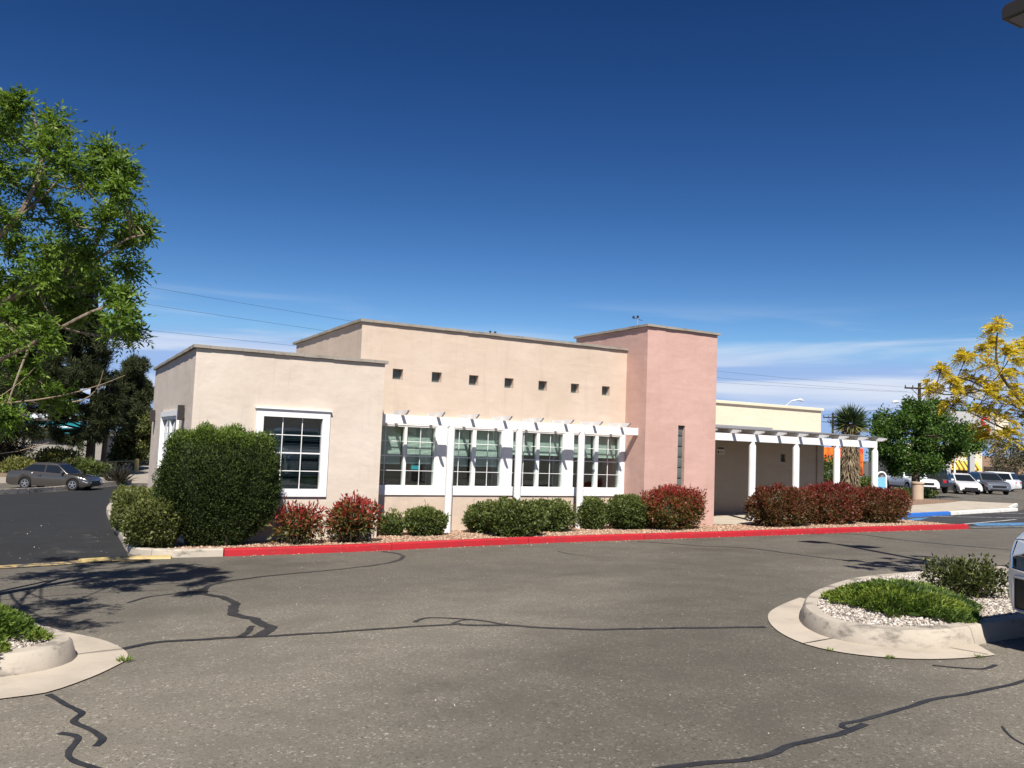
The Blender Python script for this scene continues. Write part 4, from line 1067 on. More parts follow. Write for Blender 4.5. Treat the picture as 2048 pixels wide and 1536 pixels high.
shrub('photinia_shrub', 'boxy red-tipped photinia in front of the pink tower', on(14.12, 16.72), (0.76, 0.46, 0.98), L_PHO, 9800, 0.075, 0.030, 3.4, 0.075, 0.5, lambda h, t, r: np.clip(0.12 + 0.58 * h + 0.5 * (t - 0.85) + r.normal(size=len(h)) * 0.17, 0, 1), 61, stems=8, sprigs=26, shell=0.26, core=0.8, bare=0.35)
for k, (lb, x, y, rx, ry, h) in enumerate((
        ('clipped bronze-red photinia hedge, nearest the pink tower', 17.80, 16.55, 0.93, 0.50, 1.03),
        ('clipped dark red photinia hedge, middle one of the row', 20.15, 16.75, 0.98, 0.50, 1.06),
        ('clipped bronze photinia hedge at the far right end of the row', 22.35, 16.78, 0.84, 0.50, 0.98))):
    b = (0.36, 0.52, 0.38)[k]
    shrub('photinia_hedge', lb, on(x, y), (rx, ry, h), L_PHB, 13500, 0.075, 0.030, 3.6, 0.075, 0.4, lambda h, t, r, b=b: np.clip(b + 0.35 * (h - 0.5) + 0.5 * (t - 0.88) + r.normal(size=len(h)) * 0.17, 0, 1), 71 + k, 'clipped photinia hedge by the entry', stems=8, sprigs=20, shell=0.24, core=0.82, bare=0.3)

# island planting
def ground_cover(label, x, y, rx, ry, h, n, seed, off=0.14, rot=0.0):
    r = np.random.default_rng(seed); root = thing('groundcover_juniper', label, 'ground cover', on(x, y, off), 0)
    a = r.uniform(0, 6.28, n); q = np.sqrt(r.random(n)); edge = lumps(np.stack([np.cos(a), np.sin(a), a * 0], 1), seed, 5.0, 0.15, 6)
    lx, ly = np.cos(a) * q * rx * edge, np.sin(a) * q * ry * edge
    X, Y = x + lx * math.cos(rot) - ly * math.sin(rot), y + lx * math.sin(rot) + ly * math.cos(rot)
    zg = np.array([g(i, j) for i, j in zip(X, Y)]) + off
    top = h * (1 - q ** 2.6) * (0.75 + 0.35 * lumps(np.stack([X * 3, Y * 3, X * 0], 1), seed + 1, 1.6, 0.5, 4)) + 0.03
    P = np.stack([X, Y, zg + np.maximum(0.01, top) * (1 - 0.5 * r.random(n) ** 2)], 1)
    D = np.stack([np.cos(a) * 0.9, np.sin(a) * 0.9, 0.75 + 0 * a], 1) + r.normal(size=(n, 3)) * 0.5
    V, F = leaf_quads(P, D, 0.052 * (0.6 + 0.8 * r.random(n)), 0.017)
    np_mesh('foliage', V, F, L_COVER, root, np.clip(0.5 + 0.25 * (lumps(np.stack([X * 2, Y * 2, X * 0], 1), seed + 3, 2.0, 1.0, 4) - 1) + r.normal(size=n) * 0.2, 0, 1))
    mb = MB(); k = 22
    vs = [(x, y, g(x, y) + off + h * 0.75)] + [(x + math.cos(t) * rx * 0.8 * math.cos(rot) - math.sin(t) * ry * 0.8 * math.sin(rot), y + math.cos(t) * rx * 0.8 * math.sin(rot) + math.sin(t) * ry * 0.8 * math.cos(rot), 0) for t in [6.283 * i / k for i in range(k)]]
    vs = [vs[0]] + [(p[0], p[1], g(p[0], p[1]) + off + 0.02) for p in vs[1:]]
    mid = [tuple((Vector(p) * 0.55 + Vector(vs[0]) * 0.45) + Vector((0, 0, h * 0.12))) for p in vs[1:]]
    mb.add(vs + mid, [(0, 1 + k + i, 1 + k + (i + 1) % k) for i in range(k)] + [(1 + k + i, 1 + i, 1 + (i + 1) % k, 1 + k + (i + 1) % k) for i in range(k)])
    o = mb.build('inner_foliage', L_COVER, root)
    return root
ground_cover('bright green spreading juniper mat on the right gravel island', 8.16, 5.86, 0.66, 1.05, 0.15, 22000, 81, rot=-0.62)
ground_cover('bright green spreading juniper mat on the left island at the picture edge', -0.62, 8.45, 0.55, 1.05, 0.17, 15000, 82, rot=0.25)
shrub('loose_shrub', 'sparse bronze-green shrub on the right island beside the white pickup', on(9.55, 5.98, 0.14), (0.40, 0.40, 0.40), L_OLIVE, 3000, 0.05, 0.026, 2.1, 0.14, 0.5, lambda h, t, r: np.clip(0.08 + 0.25 * h + r.normal(size=len(h)) * 0.2, 0, 1), 83, stems=14, shell=0.55, core=0.45, bare=0.3)

# ================================================================== TREES
def bez(a, b, c, n):
    return [a * (1 - t) ** 2 + b * 2 * t * (1 - t) + c * t * t for t in [i / (n - 1) for i in range(n)]]
def clump_tree(name, label, base, trunk, clumps, leaf, bark_m, n_twigs, seed, tr=(0.14, 0.06), limb=(0.05, 0.012), cat='tree', group=None, boughs=()):
    """trunk: points from the base up; clumps: (x, y, z, r). leaf(P, D, r) -> V, F, tint, mat"""
    r = np.random.default_rng(seed); rr = random.Random(seed)
    root = thing(name, label, cat, base, 0, group)
    T = [Vector(p) for p in trunk]; n = len(T)
    MB().tube(T, [tr[0] + (tr[1] - tr[0]) * i / (n - 1) for i in range(n)], 9).build('trunk', bark_m, root, smooth=True)
    lb = MB(); tips, dirs = [], []
    # fill in points along the trunk so that limbs leave it at their own height
    T = [a.lerp(b, k / 5) for a, b in zip(T, T[1:]) for k in range(5)] + [T[-1]]
    for bp, b0, b1 in boughs:
        pp = [Vector(p) for p in bp]; fine = []
        for i in range(len(pp) - 1):
            a, b, c, d = pp[max(i - 1, 0)], pp[i], pp[i + 1], pp[min(i + 2, len(pp) - 1)]
            for t in (0, 0.25, 0.5, 0.75): fine.append(0.5 * ((2 * b) + (c - a) * t + (2 * a - 5 * b + 4 * c - d) * t * t + (3 * b - a - 3 * c + d) * t ** 3))
        fine.append(pp[-1]); nb = len(fine)
        lb.tube(fine, [b0 + (b1 - b0) * i / (nb - 1) for i in range(nb)], 7)
        T += fine[3:]
    for (x, y, z, cr) in clumps:
        c = Vector((x, y, z))
        # leave the trunk below the clump
        best = min(T[1:], key=lambda p: (p - c).length + (0.6 * cr + 0.3 if p.z > z - 0.1 else 0.0))
        mid = best.lerp(c, 0.5) + Vector((rr.uniform(-.1, .1), rr.uniform(-.1, .1), -0.10 * (c - best).length))
        path = bez(best, mid, c, 7)
        ln = (c - best).length; r0 = limb[1] + (limb[0] - limb[1]) * min(1, ln / 3.0)
        lb.tube(path, [r0 + (limb[1] - r0) * i / 6 for i in range(7)], 6, cap=False)
        for k in range(n_twigs):
            d = Vector(unit(r.normal(size=3) + np.array([0, 0, 0.25]))); e = c + d * cr * rr.uniform(0.55, 1.0)
            s = path[rr.choice((4, 5, 6))]
            m2 = s.lerp(e, 0.5) + Vector(r.normal(size=3)) * cr * 0.12
            tw = bez(s, m2, e, 4)
            lb.tube(tw, [limb[1] * 0.75, limb[1] * 0.6, limb[1] * 0.45, limb[1] * 0.25], 4, cap=False)
            for f in (0.45, 0.65, 0.82, 1.0):
                q = s * (1 - f) ** 2 + m2 * 2 * f * (1 - f) + e * f * f
                tips.append(q[:]); dirs.append(((e - s).normalized())[:])
    lb.build('limbs', bark_m, root, smooth=True)
    V, F, tint, m = leaf(np.array(tips), np.array(dirs), r)
    np_mesh('crown', V, F, m, root, tint)
    return root

def compound(n_per, leaflets, length, lw, rach, m, base_t, droop=0.2, spread=0.9):
    """pinnate leaves: leaflets in pairs along a rachis"""
    def f(P, D, r):
        P = np.repeat(P, n_per, 0) + r.normal(size=(len(P) * n_per, 3)) * 0.05; D = np.repeat(D, n_per, 0)
        A = unit(D * 0.5 + r.normal(size=P.shape) * spread + np.array([0, 0, 0.15 - droop])); n = len(P)
        S = unit(np.cross(A, r.normal(size=P.shape) * 0.4 + np.array([0, 0, 1.0]))); k = leaflets; Q, E, L = [], [], []
        ra = rach * (0.7 + 0.6 * r.random((n, 1)))
        for i in range(k):
            fr = (i // 2 + 1) / ((k + 1) // 2); sg = 1 if i % 2 else -1
            last = (i == k - 1 and k % 2 == 1)
            base = P + A * ra * fr + np.array([0, 0, -1]) * ra * droop * fr ** 2
            Q.append(base); E.append(A if last else A * 0.75 + S * sg + np.array([0, 0, -droop])); L.append(np.full(n, length))
        Q, E, L = np.concatenate(Q), np.concatenate(E), np.concatenate(L) * (0.75 + 0.5 * r.random(n * k))
        V, F = leaf_quads(Q, E + r.normal(size=E.shape) * 0.15, L, lw)
        t = np.tile(np.clip(base_t + r.normal(size=n) * 0.2, 0, 1), k)
        return V, F, t, m
    return f
CAMR, CAMU, CAMF = np.array(rt2), np.array(up2), np.array(fw)

# crown clumps (x, y, z, radius)
ASH = [(-0.4, 9.19, 3.28, 0.09), (-0.56, 9.63, 3.22, 0.22), (-0.61, 10.93, 3.41, 0.32), (-0.12, 10.16, 3.45, 0.15), (-0.1, 9.08, 2.89, 0.25), (0.4, 9.56, 3.07, 0.14), (0.37, 9.69, 2.98, 0.18), (0.54, 8.88, 2.76, 0.1), (0.24, 10.35, 2.9, 0.27), (0.52, 8.81, 2.53, 0.1), (-0.48, 9.98, 2.73, 0.25), (-0.22, 10.14, 2.57, 0.28), (0.48, 9.57, 2.4, 0.2), (0.78, 9.76, 2.39, 0.1), (0.74, 10.14, 2.28, 0.17), (0.75, 10.65, 2.09, 0.2), (-0.03, 9.55, 1.97, 0.24), (-0.42, 10.59, 2.09, 0.32), (0.44, 10.25, 1.83, 0.15), (0.62, 9.25, 1.49, 0.13), (0.57, 8.64, 1.21, 0.13), (0.85, 10.7, 1.32, 0.09), (-0.15, 9.68, 1.69, 0.28), (-0.41, 9.9, 1.22, 0.24), (0.11, 10.89, 1.73, 0.24), (-0.41, 10.53, 1.0, 0.18), (-0.14, 10.15, 0.67, 0.22), (0.13, 10.71, 0.49, 0.15), (-0.32, 9.27, 0.25, 0.13), (0.15, 10.38, 2.46, 0.21), (0.32, 9.56, 1.98, 0.16), (0.05, 9.01, 2.67, 0.19), (-0.26, 10.57, 1.64, 0.25), (0.28, 10.9, 1.52, 0.17), (-0.06, 9.46, 1.08, 0.17), (-0.29, 10.4, 3.01, 0.27), (-0.59, 9.87, 2.31, 0.27), (-0.62, 10.95, 1.76, 0.25), (-1.08, 10.99, 3.66, 0.29), (-1.06, 9.9, 2.75, 0.34), (-1.06, 11.33, 2.47, 0.39), (-1.28, 11.11, 1.81, 0.38), (-0.91, 11.0, 1.39, 0.35), (-1.15, 11.49, 0.9, 0.32), (-1.41, 10.6, 2.46, 0.36), (-1.01, 11.0, 4.09, 0.19), (-1.76, 11.74, 3.46, 0.33)]
LOC = [(11.22, 6.59, 1.89, 0.11), (12.64, 7.52, 1.84, 0.12), (11.43, 7.17, 1.57, 0.13), (11.77, 7.18, 1.57, 0.19), (11.47, 6.59, 1.48, 0.18), (12.74, 7.13, 1.74, 0.18), (10.92, 7.25, 1.26, 0.1), (11.89, 8.04, 1.15, 0.11), (11.02, 7.17, 1.08, 0.12), (11.85, 7.35, 1.27, 0.2), (11.81, 7.0, 1.3, 0.22), (12.5, 7.1, 1.34, 0.23), (11.34, 6.82, 0.92, 0.23), (11.55, 6.67, 0.93, 0.26), (12.91, 7.2, 1.07, 0.29), (12.13, 7.65, 1.04, 0.15), (11.63, 7.52, 0.85, 0.11), (12.65, 7.77, 0.76, 0.19), (11.47, 6.8, 0.63, 0.23), (13.03, 7.41, 0.66, 0.26), (11.54, 6.7, 0.34, 0.18), (12.9, 7.76, 0.47, 0.16), (12.8, 6.94, 1.51, 0.28), (12.9, 6.89, 0.99, 0.33), (13.53, 7.3, 1.99, 0.23), (13.46, 6.97, 1.33, 0.37), (13.49, 6.91, 1.87, 0.3), (12.11, 6.09, 0.71, 0.33), (12.94, 6.3, 1.33, 0.35), (12.41, 5.91, 1.68, 0.26), (12.07, 6.45, 0.43, 0.23), (12.93, 5.98, 0.96, 0.31)]
GTR = [(45.39, 33.8, 2.49, 0.69), (43.35, 31.27, 2.08, 0.84), (45.01, 31.14, 2.9, 0.65), (45.8, 31.76, 2.19, 1.0), (48.02, 32.21, 3.48, 0.34), (48.84, 32.42, 2.65, 0.83), (44.61, 33.55, 1.52, 0.75), (43.49, 31.7, 1.2, 0.97), (46.0, 31.99, 1.14, 1.14), (47.85, 31.76, 1.36, 1.02), (46.01, 29.45, 1.76, 0.77), (49.47, 30.71, 1.74, 0.61), (47.66, 30.2, 0.93, 0.66), (49.39, 30.35, 1.13, 0.4), (44.67, 33.42, 0.45, 0.68), (45.63, 32.91, 0.19, 0.95), (46.37, 31.75, 0.24, 1.0), (47.56, 31.24, 0.44, 0.8), (42.55, 32.17, 0.86, 0.52), (45.5, 32.14, -0.24, 0.6), (45.17, 30.45, -0.24, 0.52), (44.53, 32.62, -0.44, 0.47), (45.41, 32.09, 3.39, 0.27), (47.47, 32.17, 3.05, 0.48)]
PINE_A = [(-3.6, 72.7, 1.8, 1.09), (3.1, 71.1, 4.2, 1.16), (-0.5, 69.0, 12.4, 0.73), (0.3, 73.0, 13.5, 1.09), (0.3, 67.2, 8.6, 1.07), (0.8, 73.1, 9.9, 1.19), (3.2, 69.8, 2.0, 0.98), (-5.5, 71.7, 1.0, 1.0), (1.1, 65.9, 6.6, 0.73), (1.0, 65.1, 10.7, 0.81), (-0.2, 71.9, 8.4, 0.74), (1.5, 67.3, 1.3, 0.79), (-0.6, 67.6, 5.2, 0.78), (0.5, 72.1, 3.4, 0.81), (-5.6, 68.2, 3.3, 0.79), (-0.9, 71.2, 3.1, 1.0), (-3.5, 73.4, 4.9, 0.71), (-4.0, 68.0, 7.5, 1.15), (1.4, 69.6, 5.4, 0.99), (-0.0, 69.8, 2.9, 0.98), (-3.1, 72.6, 5.7, 0.9), (-1.7, 72.7, 4.7, 1.05), (0.2, 72.3, 12.9, 0.87), (2.3, 68.3, 3.8, 0.76), (2.1, 66.7, 3.7, 0.81), (-1.1, 65.8, 3.0, 0.8), (-0.4, 69.8, 10.1, 0.96), (-1.7, 70.1, 8.4, 0.98), (0.7, 73.5, 6.2, 1.07), (2.7, 64.4, 6.5, 1.18), (-1.5, 73.4, 6.8, 1.0), (-2.7, 71.7, 2.5, 1.02), (0.5, 65.7, 9.4, 0.77), (0.8, 68.4, 9.4, 0.72), (-0.4, 65.3, 9.7, 0.86), (0.1, 65.7, 9.7, 0.89), (2.0, 67.3, 7.2, 0.77), (-2.2, 71.1, 7.5, 0.76), (-0.0, 68.4, 7.4, 1.17), (1.5, 66.9, 8.1, 0.9), (-1.1, 74.1, 4.2, 1.14), (-2.0, 71.5, 9.3, 1.1), (0.8, 67.2, 11.2, 0.77), (0.7, 66.5, 9.2, 0.76), (2.6, 66.3, 5.3, 0.96), (2.2, 71.3, 8.4, 0.94), (-4.1, 71.4, 0.4, 0.98), (0.8, 68.4, 3.2, 1.17), (2.5, 68.0, 0.7, 1.11), (-2.5, 66.6, 8.8, 1.1), (-3.4, 73.8, 0.5, 0.83), (-4.9, 72.5, 3.0, 1.1), (0.7, 71.2, 0.8, 0.9), (0.6, 64.9, 10.1, 1.07), (-3.5, 67.9, 8.3, 0.97), (-3.2, 69.3, 8.5, 1.1), (-1.8, 69.3, 3.6, 1.2), (0.2, 72.3, 6.7, 0.95), (-2.2, 73.8, 5.1, 1.08), (1.4, 66.1, 7.0, 0.87), (-5.7, 76.6, 4.4, 0.71), (-3.7, 75.4, 1.1, 0.85), (-1.0, 69.6, 3.0, 0.97), (3.0, 66.4, 0.5, 0.82), (-5.0, 68.7, 0.9, 1.03), (-2.9, 72.0, 10.5, 0.75), (0.4, 73.0, 10.5, 0.93), (-5.0, 72.1, 6.7, 0.8), (-4.9, 70.2, 5.7, 1.13), (1.0, 70.1, 8.8, 0.75), (-1.1, 69.7, 7.0, 0.8), (0.6, 69.6, 9.1, 0.9), (-1.6, 70.1, 7.0, 0.98), (-6.5, 74.4, 1.3, 0.74), (0.9, 69.6, 11.9, 0.95), (-1.2, 73.7, 2.9, 1.14), (-5.8, 72.0, 0.3, 0.8), (-0.1, 68.3, 4.0, 0.77), (-5.0, 74.4, 6.4, 0.94), (0.3, 66.5, 11.3, 0.95), (-2.6, 68.3, 3.7, 0.98), (2.4, 65.5, 3.6, 0.91), (-5.3, 68.2, 3.4, 1.15), (1.4, 71.4, 8.7, 1.05), (-4.2, 71.8, 0.4, 0.81), (-1.6, 68.4, 10.2, 0.79), (2.2, 68.2, 6.3, 0.78), (0.3, 67.2, 10.8, 0.74), (3.6, 68.6, 2.6, 0.73), (0.2, 71.1, 10.1, 0.74), (-5.5, 77.4, 0.5, 1.01), (1.3, 71.3, 7.3, 0.75), (1.3, 72.2, 11.1, 1.12), (-0.3, 67.0, 12.4, 0.98), (0.3, 65.2, 10.8, 0.84), (1.1, 67.0, 9.7, 0.83), (-1.5, 70.3, 8.7, 1.02), (0.3, 70.7, 8.2, 0.94), (0.7, 68.2, 9.8, 0.92), (1.6, 70.5, 7.6, 1.16), (-1.1, 68.8, 11.5, 0.86), (-5.9, 70.1, 1.7, 1.15), (1.0, 68.1, 11.5, 1.16), (0.1, 67.5, 3.7, 1.07), (-3.0, 69.0, 9.4, 0.91), (-0.6, 69.4, 12.0, 1.04), (-6.6, 75.8, 5.0, 0.72), (-5.0, 71.5, 6.4, 0.77), (2.9, 65.8, 2.0, 0.75), (-0.4, 71.1, 5.5, 0.84), (-5.7, 70.9, 1.7, 1.18), (-2.0, 72.2, 10.6, 0.83), (-5.9, 71.1, 3.3, 1.1), (-1.2, 72.9, 5.0, 0.76), (-1.9, 66.9, 9.6, 0.82), (-3.0, 74.2, 4.2, 0.81), (1.1, 67.5, 7.2, 1.03), (1.5, 64.8, 4.0, 1.09), (-3.0, 67.4, 9.2, 1.05), (0.1, 69.9, 10.7, 0.85), (-5.6, 75.7, 0.5, 0.95), (1.5, 68.3, 6.0, 1.09), (-1.1, 73.0, 11.8, 0.8), (0.7, 68.4, 2.1, 1.07), (-2.4, 71.8, 8.2, 0.94), (-1.4, 69.5, 10.1, 0.83), (-2.1, 73.3, 10.0, 0.71), (-2.8, 74.1, 5.2, 0.78), (0.8, 70.2, 11.6, 1.04), (0.1, 67.3, 4.9, 1.07), (-1.0, 68.6, 11.5, 0.89), (-1.5, 70.4, 12.4, 1.04), (-1.7, 67.7, 6.0, 0.89), (2.4, 67.3, 3.9, 1.07), (-0.9, 69.2, 12.6, 1.08), (-3.0, 67.8, 2.1, 1.1), (0.9, 65.9, 3.6, 1.17), (0.5, 68.1, 3.0, 0.89), (-0.6, 65.6, 3.5, 1.15), (-3.3, 74.0, 7.2, 0.7), (-4.1, 70.1, 4.0, 1.08), (2.3, 70.4, 7.5, 1.13), (-1.0, 71.8, 1.6, 0.94), (-2.9, 66.5, 6.1, 0.89), (-0.5, 73.1, 0.8, 1.1), (-4.6, 69.6, 3.9, 1.09), (3.9, 66.5, 2.0, 0.74), (-0.1, 69.4, 1.2, 0.78), (-1.8, 72.5, 11.3, 1.06), (2.2, 71.6, 7.3, 0.77), (0.2, 68.7, -0.5, 0.7), (1.5, 68.0, -0.8, 0.7), (-1.4, 69.6, -0.4, 0.7), (2.7, 67.3, -0.4, 0.7), (3.5, 66.8, 0.3, 0.7), (-2.7, 70.3, -0.3, 0.7), (-4.0, 70.9, -0.0, 0.7), (3.7, 66.6, 0.9, 0.7)]
PINE_B = [(6.4, 88.3, 0.6, 0.96), (6.3, 89.4, 6.3, 0.75), (7.1, 89.3, 2.5, 0.8), (5.4, 84.9, 1.8, 1.04), (7.2, 88.4, 4.6, 0.89), (7.3, 84.1, 3.4, 1.09), (6.4, 85.6, 4.7, 0.84), (5.8, 83.2, 4.8, 0.81), (6.4, 83.8, 5.8, 1.07), (5.7, 85.6, 4.2, 0.71), (5.1, 82.4, 3.6, 0.72), (5.2, 84.8, 4.0, 1.03), (5.6, 85.0, 4.8, 0.9), (6.8, 89.2, 0.7, 0.74), (7.0, 85.9, 6.2, 0.81), (4.9, 85.7, 0.8, 0.89), (6.2, 84.2, 4.9, 1.0), (6.9, 82.0, 2.7, 0.7), (6.4, 84.7, 3.9, 0.72), (5.7, 90.0, 5.0, 0.89), (6.8, 81.1, 1.6, 0.74), (5.9, 83.7, 1.7, 0.8), (5.9, 83.0, 5.6, 0.83), (6.8, 86.8, 4.7, 0.84), (6.2, 86.5, 3.0, 0.87), (7.4, 88.0, 3.9, 0.92), (7.7, 88.0, 1.1, 0.99), (6.3, 88.5, 4.2, 0.97), (7.4, 86.0, 1.3, 0.85), (7.8, 86.7, 1.2, 0.89), (5.6, 87.7, 4.4, 0.84), (7.2, 84.1, 3.5, 0.9), (7.4, 88.4, 3.3, 0.93), (7.1, 83.5, 1.9, 0.89), (4.7, 82.4, 0.9, 0.82), (5.0, 82.3, 3.3, 0.81)]
LFT = [(5.42, 77.63, -0.4, 0.75), (6.41, 77.95, -0.15, 0.76), (7.21, 77.59, -0.76, 0.66), (5.15, 78.23, -1.49, 0.66), (6.07, 78.89, -1.69, 0.86), (6.82, 76.87, -1.83, 0.66), (7.2, 76.29, 0.53, 0.56), (5.07, 79.12, -2.37, 0.48)]
BRT = [(89.9, 53.29, 1.28, 1.2), (90.22, 51.85, 1.87, 1.42), (90.2, 50.53, 1.36, 1.4), (87.51, 51.09, -0.04, 1.16), (88.57, 50.14, 0.02, 1.38), (90.9, 50.15, 0.6, 1.52)]
FAR_TREE = [(115.71, 73.7, 6.4, 0.96), (117.95, 73.21, 6.94, 1.13), (118.03, 71.55, 6.35, 1.12), (121.03, 71.72, 5.76, 1.13), (115.42, 74.66, 5.51, 0.97), (117.5, 73.69, 5.45, 1.13)]
ASH_BOUGHS = [([(-1.9, 9.4, 0.3), (-0.89, 10.93, 1.16), (-0.41, 10.42, 1.45), (-0.01, 9.94, 1.7), (0.26, 9.77, 1.96), (0.35, 9.8, 2.36), (0.44, 9.83, 2.8), (0.43, 9.81, 3.07)], 0.045, 0.012), ([(-1.6, 9.5, 1.0), (-0.88, 10.19, 1.71), (-0.53, 9.86, 2.06), (-0.37, 9.85, 2.41), (-0.3, 10.0, 2.84), (-0.43, 10.15, 3.4)], 0.042, 0.01), ([(-0.05, 9.97, 1.68), (0.27, 9.67, 1.78), (0.53, 9.62, 2.02), (0.72, 9.62, 2.11)], 0.022, 0.008), ([(-1.95, 9.4, 0.2), (-0.81, 10.48, 0.58), (-0.27, 9.93, 0.85), (0.26, 9.61, 1.21), (0.6, 9.52, 1.34), (0.74, 9.57, 1.22)], 0.03, 0.008), ([(-0.45, 9.8, 2.17), (-0.16, 10.06, 2.61), (-0.04, 10.2, 3.0), (-0.09, 10.3, 3.39)], 0.02, 0.008), ([(0.35, 9.81, 2.31), (0.56, 10.03, 2.39), (0.79, 10.01, 2.43)], 0.014, 0.007), ([(-1.5, 9.5, 1.6), (-1.24, 10.54, 2.64), (-0.99, 10.36, 3.13), (-0.85, 10.48, 3.53)], 0.035, 0.01)]
LOC_BOUGHS = [([(14.3, 7.0, -0.1), (12.81, 6.85, 0.61), (12.26, 6.9, 0.95), (11.97, 7.02, 1.33), (11.9, 7.03, 1.66), (11.91, 7.0, 2.02)], 0.035, 0.008), ([(12.5, 6.89, 0.74), (11.86, 6.89, 0.92), (11.38, 7.03, 1.05), (10.98, 7.14, 0.95), (10.75, 7.27, 0.99)], 0.022, 0.006), ([(11.73, 6.95, 0.99), (11.57, 7.14, 1.16), (11.37, 7.36, 1.26), (11.16, 7.47, 1.3)], 0.014, 0.005), ([(14.4, 7, -0.5), (12.2, 6.52, 0.3), (11.78, 6.63, 0.42), (11.46, 6.79, 0.55), (11.12, 7.08, 0.78)], 0.025, 0.006), ([(13.9, 6.95, 0.6), (13.43, 6.88, 1.63), (13.01, 7.09, 1.84)], 0.03, 0.01)]

def simple_leaves(n_per, length, width, jitter, m, base_t, upw=0.1):
    def f(P, D, r):
        P = np.repeat(P, n_per, 0) + r.normal(size=(len(P) * n_per, 3)) * jitter
        E = np.repeat(D, n_per, 0) * 0.4 + r.normal(size=P.shape) * 0.8 + np.array([0, 0, upw])
        V, F = leaf_quads(P, E, length * (0.6 + 0.8 * r.random(len(P))), width)
        return V, F, np.clip(base_t + r.normal(size=len(P)) * 0.2, 0, 1), m
    return f
def needle_tufts(n_per, length, width, m, base_t):
    def f(P, D, r):
        P = np.repeat(P, n_per, 0) + r.normal(size=(len(P) * n_per, 3)) * 0.10
        E = np.repeat(D, n_per, 0) * 0.9 + r.normal(size=P.shape) * 0.75 + np.array([0, 0, 0.12])
        V, F = leaf_quads(P, E, length * (0.6 + 0.8 * r.random(len(P))), width)
        return V, F, np.clip(base_t + r.normal(size=len(P)) * 0.2, 0, 1), m
    return f

ash = clump_tree('ash_tree', 'leafy bright green ash tree at the left edge, its trunk out of the picture', on(-2.2, 9.3, 0.12),
           [(-2.2, 9.3, g(-2.2, 9.3)), (-2.15, 9.32, -0.8), (-2.0, 9.4, 0.2), (-1.7, 9.5, 1.0), (-1.5, 9.5, 1.9), (-1.2, 9.6, 2.8), (-1.0, 9.7, 3.6)],
           [(a - 0.10, b + 0.05, c - 0.16, d * 0.84) for a, b, c, d in ASH] + [(-1.3, 7.0, 1.3, 0.34), (-0.9, 7.3, 1.7, 0.34), (-1.6, 6.6, 1.9, 0.36), (-1.0, 6.5, 1.5, 0.30), (-1.9, 7.2, 2.3, 0.4), (-1.5, 7.6, 2.0, 0.36), (-2.3, 7.8, 1.6, 0.4)], compound(3, 7, 0.064, 0.022, 0.12, L_ASH, 0.64), M_BARK, 9, 5, (0.15, 0.035), (0.022, 0.007), boughs=ASH_BOUGHS)
mb = MB()   # bare boughs hanging below the crown
mb.tube(smooth3 := bez(Vector((-1.9, 9.4, 0.3)), Vector((-0.4, 10.2, 0.0)), Vector((0.62, 9.46, 0.57)), 12), [0.020 - 0.0015 * i for i in range(12)], 6)
mb.tube(bez(Vector((0.16, 9.72, 0.27)), Vector((0.40, 9.66, 0.30)), Vector((0.42, 9.6, 0.62)), 6), [0.009, 0.008, 0.007, 0.006, 0.004, 0.003], 5)
mb.tube(bez(Vector((-0.9, 9.8, 0.15)), Vector((-0.5, 9.8, 0.15)), Vector((-0.2, 9.9, 0.62)), 6), [0.007, 0.0065, 0.006, 0.005, 0.004, 0.003], 5)
mb.tube(bez(Vector((-2.0, 9.4, 0.1)), Vector((-0.9, 9.6, -0.55)), Vector((-0.02, 9.3, -0.15)), 8), [0.014 - 0.0015 * i for i in range(8)], 5)
mb.build('bare_boughs', mat('pale_bark', (0.24, 0.18, 0.12), 0.9), ash, smooth=True)

def locust_tufts(P, D, r):
    """arching pinnate leaves bunched at the twig ends"""
    sel = (np.arange(len(P)) % 4) >= 2; P, D = P[sel], D[sel]; k = 6; m = 15
    P = np.repeat(P, k, 0); D = np.repeat(D, k, 0); n = len(P)
    A = unit(D * 0.55 + r.normal(size=(n, 3)) * 0.62 + np.array([0, 0, 0.35])); A[:, 2] = np.maximum(A[:, 2], -0.15)
    S = unit(np.cross(A, np.array([0, 0, 1.0]) + r.normal(size=(n, 3)) * 0.2)); ra = 0.15 * (0.7 + 0.6 * r.random((n, 1)))
    Q, E = [], []
    for i in range(m):
        fr = (i // 2 + 1) / 8.0; sg = 1 if i % 2 else -1
        Q.append(P + A * ra * fr + np.array([0, 0, -1.0]) * ra * 0.55 * fr ** 2)
        E.append(A * 0.8 + S * sg * 0.8 + np.array([0, 0, -0.55 * fr]))
    Q, E = np.concatenate(Q), np.concatenate(E)
    V, F = leaf_quads(Q, E + r.normal(size=E.shape) * 0.12, 0.040 * (0.75 + 0.5 * r.random(len(Q))), 0.014)
    tint = np.clip(0.52 + 0.22 * np.clip((P[:, 2] - 0.5) / 1.0, -1, 1) + np.repeat(r.normal(size=n // k) * 0.16, k) + r.normal(size=n) * 0.08, 0, 1)
    return V, F, np.tile(tint, m), L_LOC
clump_tree('honey_locust', 'golden yellow honey locust reaching in from the right edge', on(14.6, 7.0, 0.14),
           [(14.6, 7.0, g(14.6, 7.0)), (14.5, 7.0, -0.9), (14.3, 7.0, -0.1), (13.9, 6.95, 0.6), (13.6, 6.9, 1.2), (13.4, 6.9, 1.8)],
           [(a, b, c, d * 0.86) for a, b, c, d in LOC], locust_tufts, M_BARKD, 6, 6, (0.10, 0.03), (0.014, 0.005), boughs=LOC_BOUGHS)

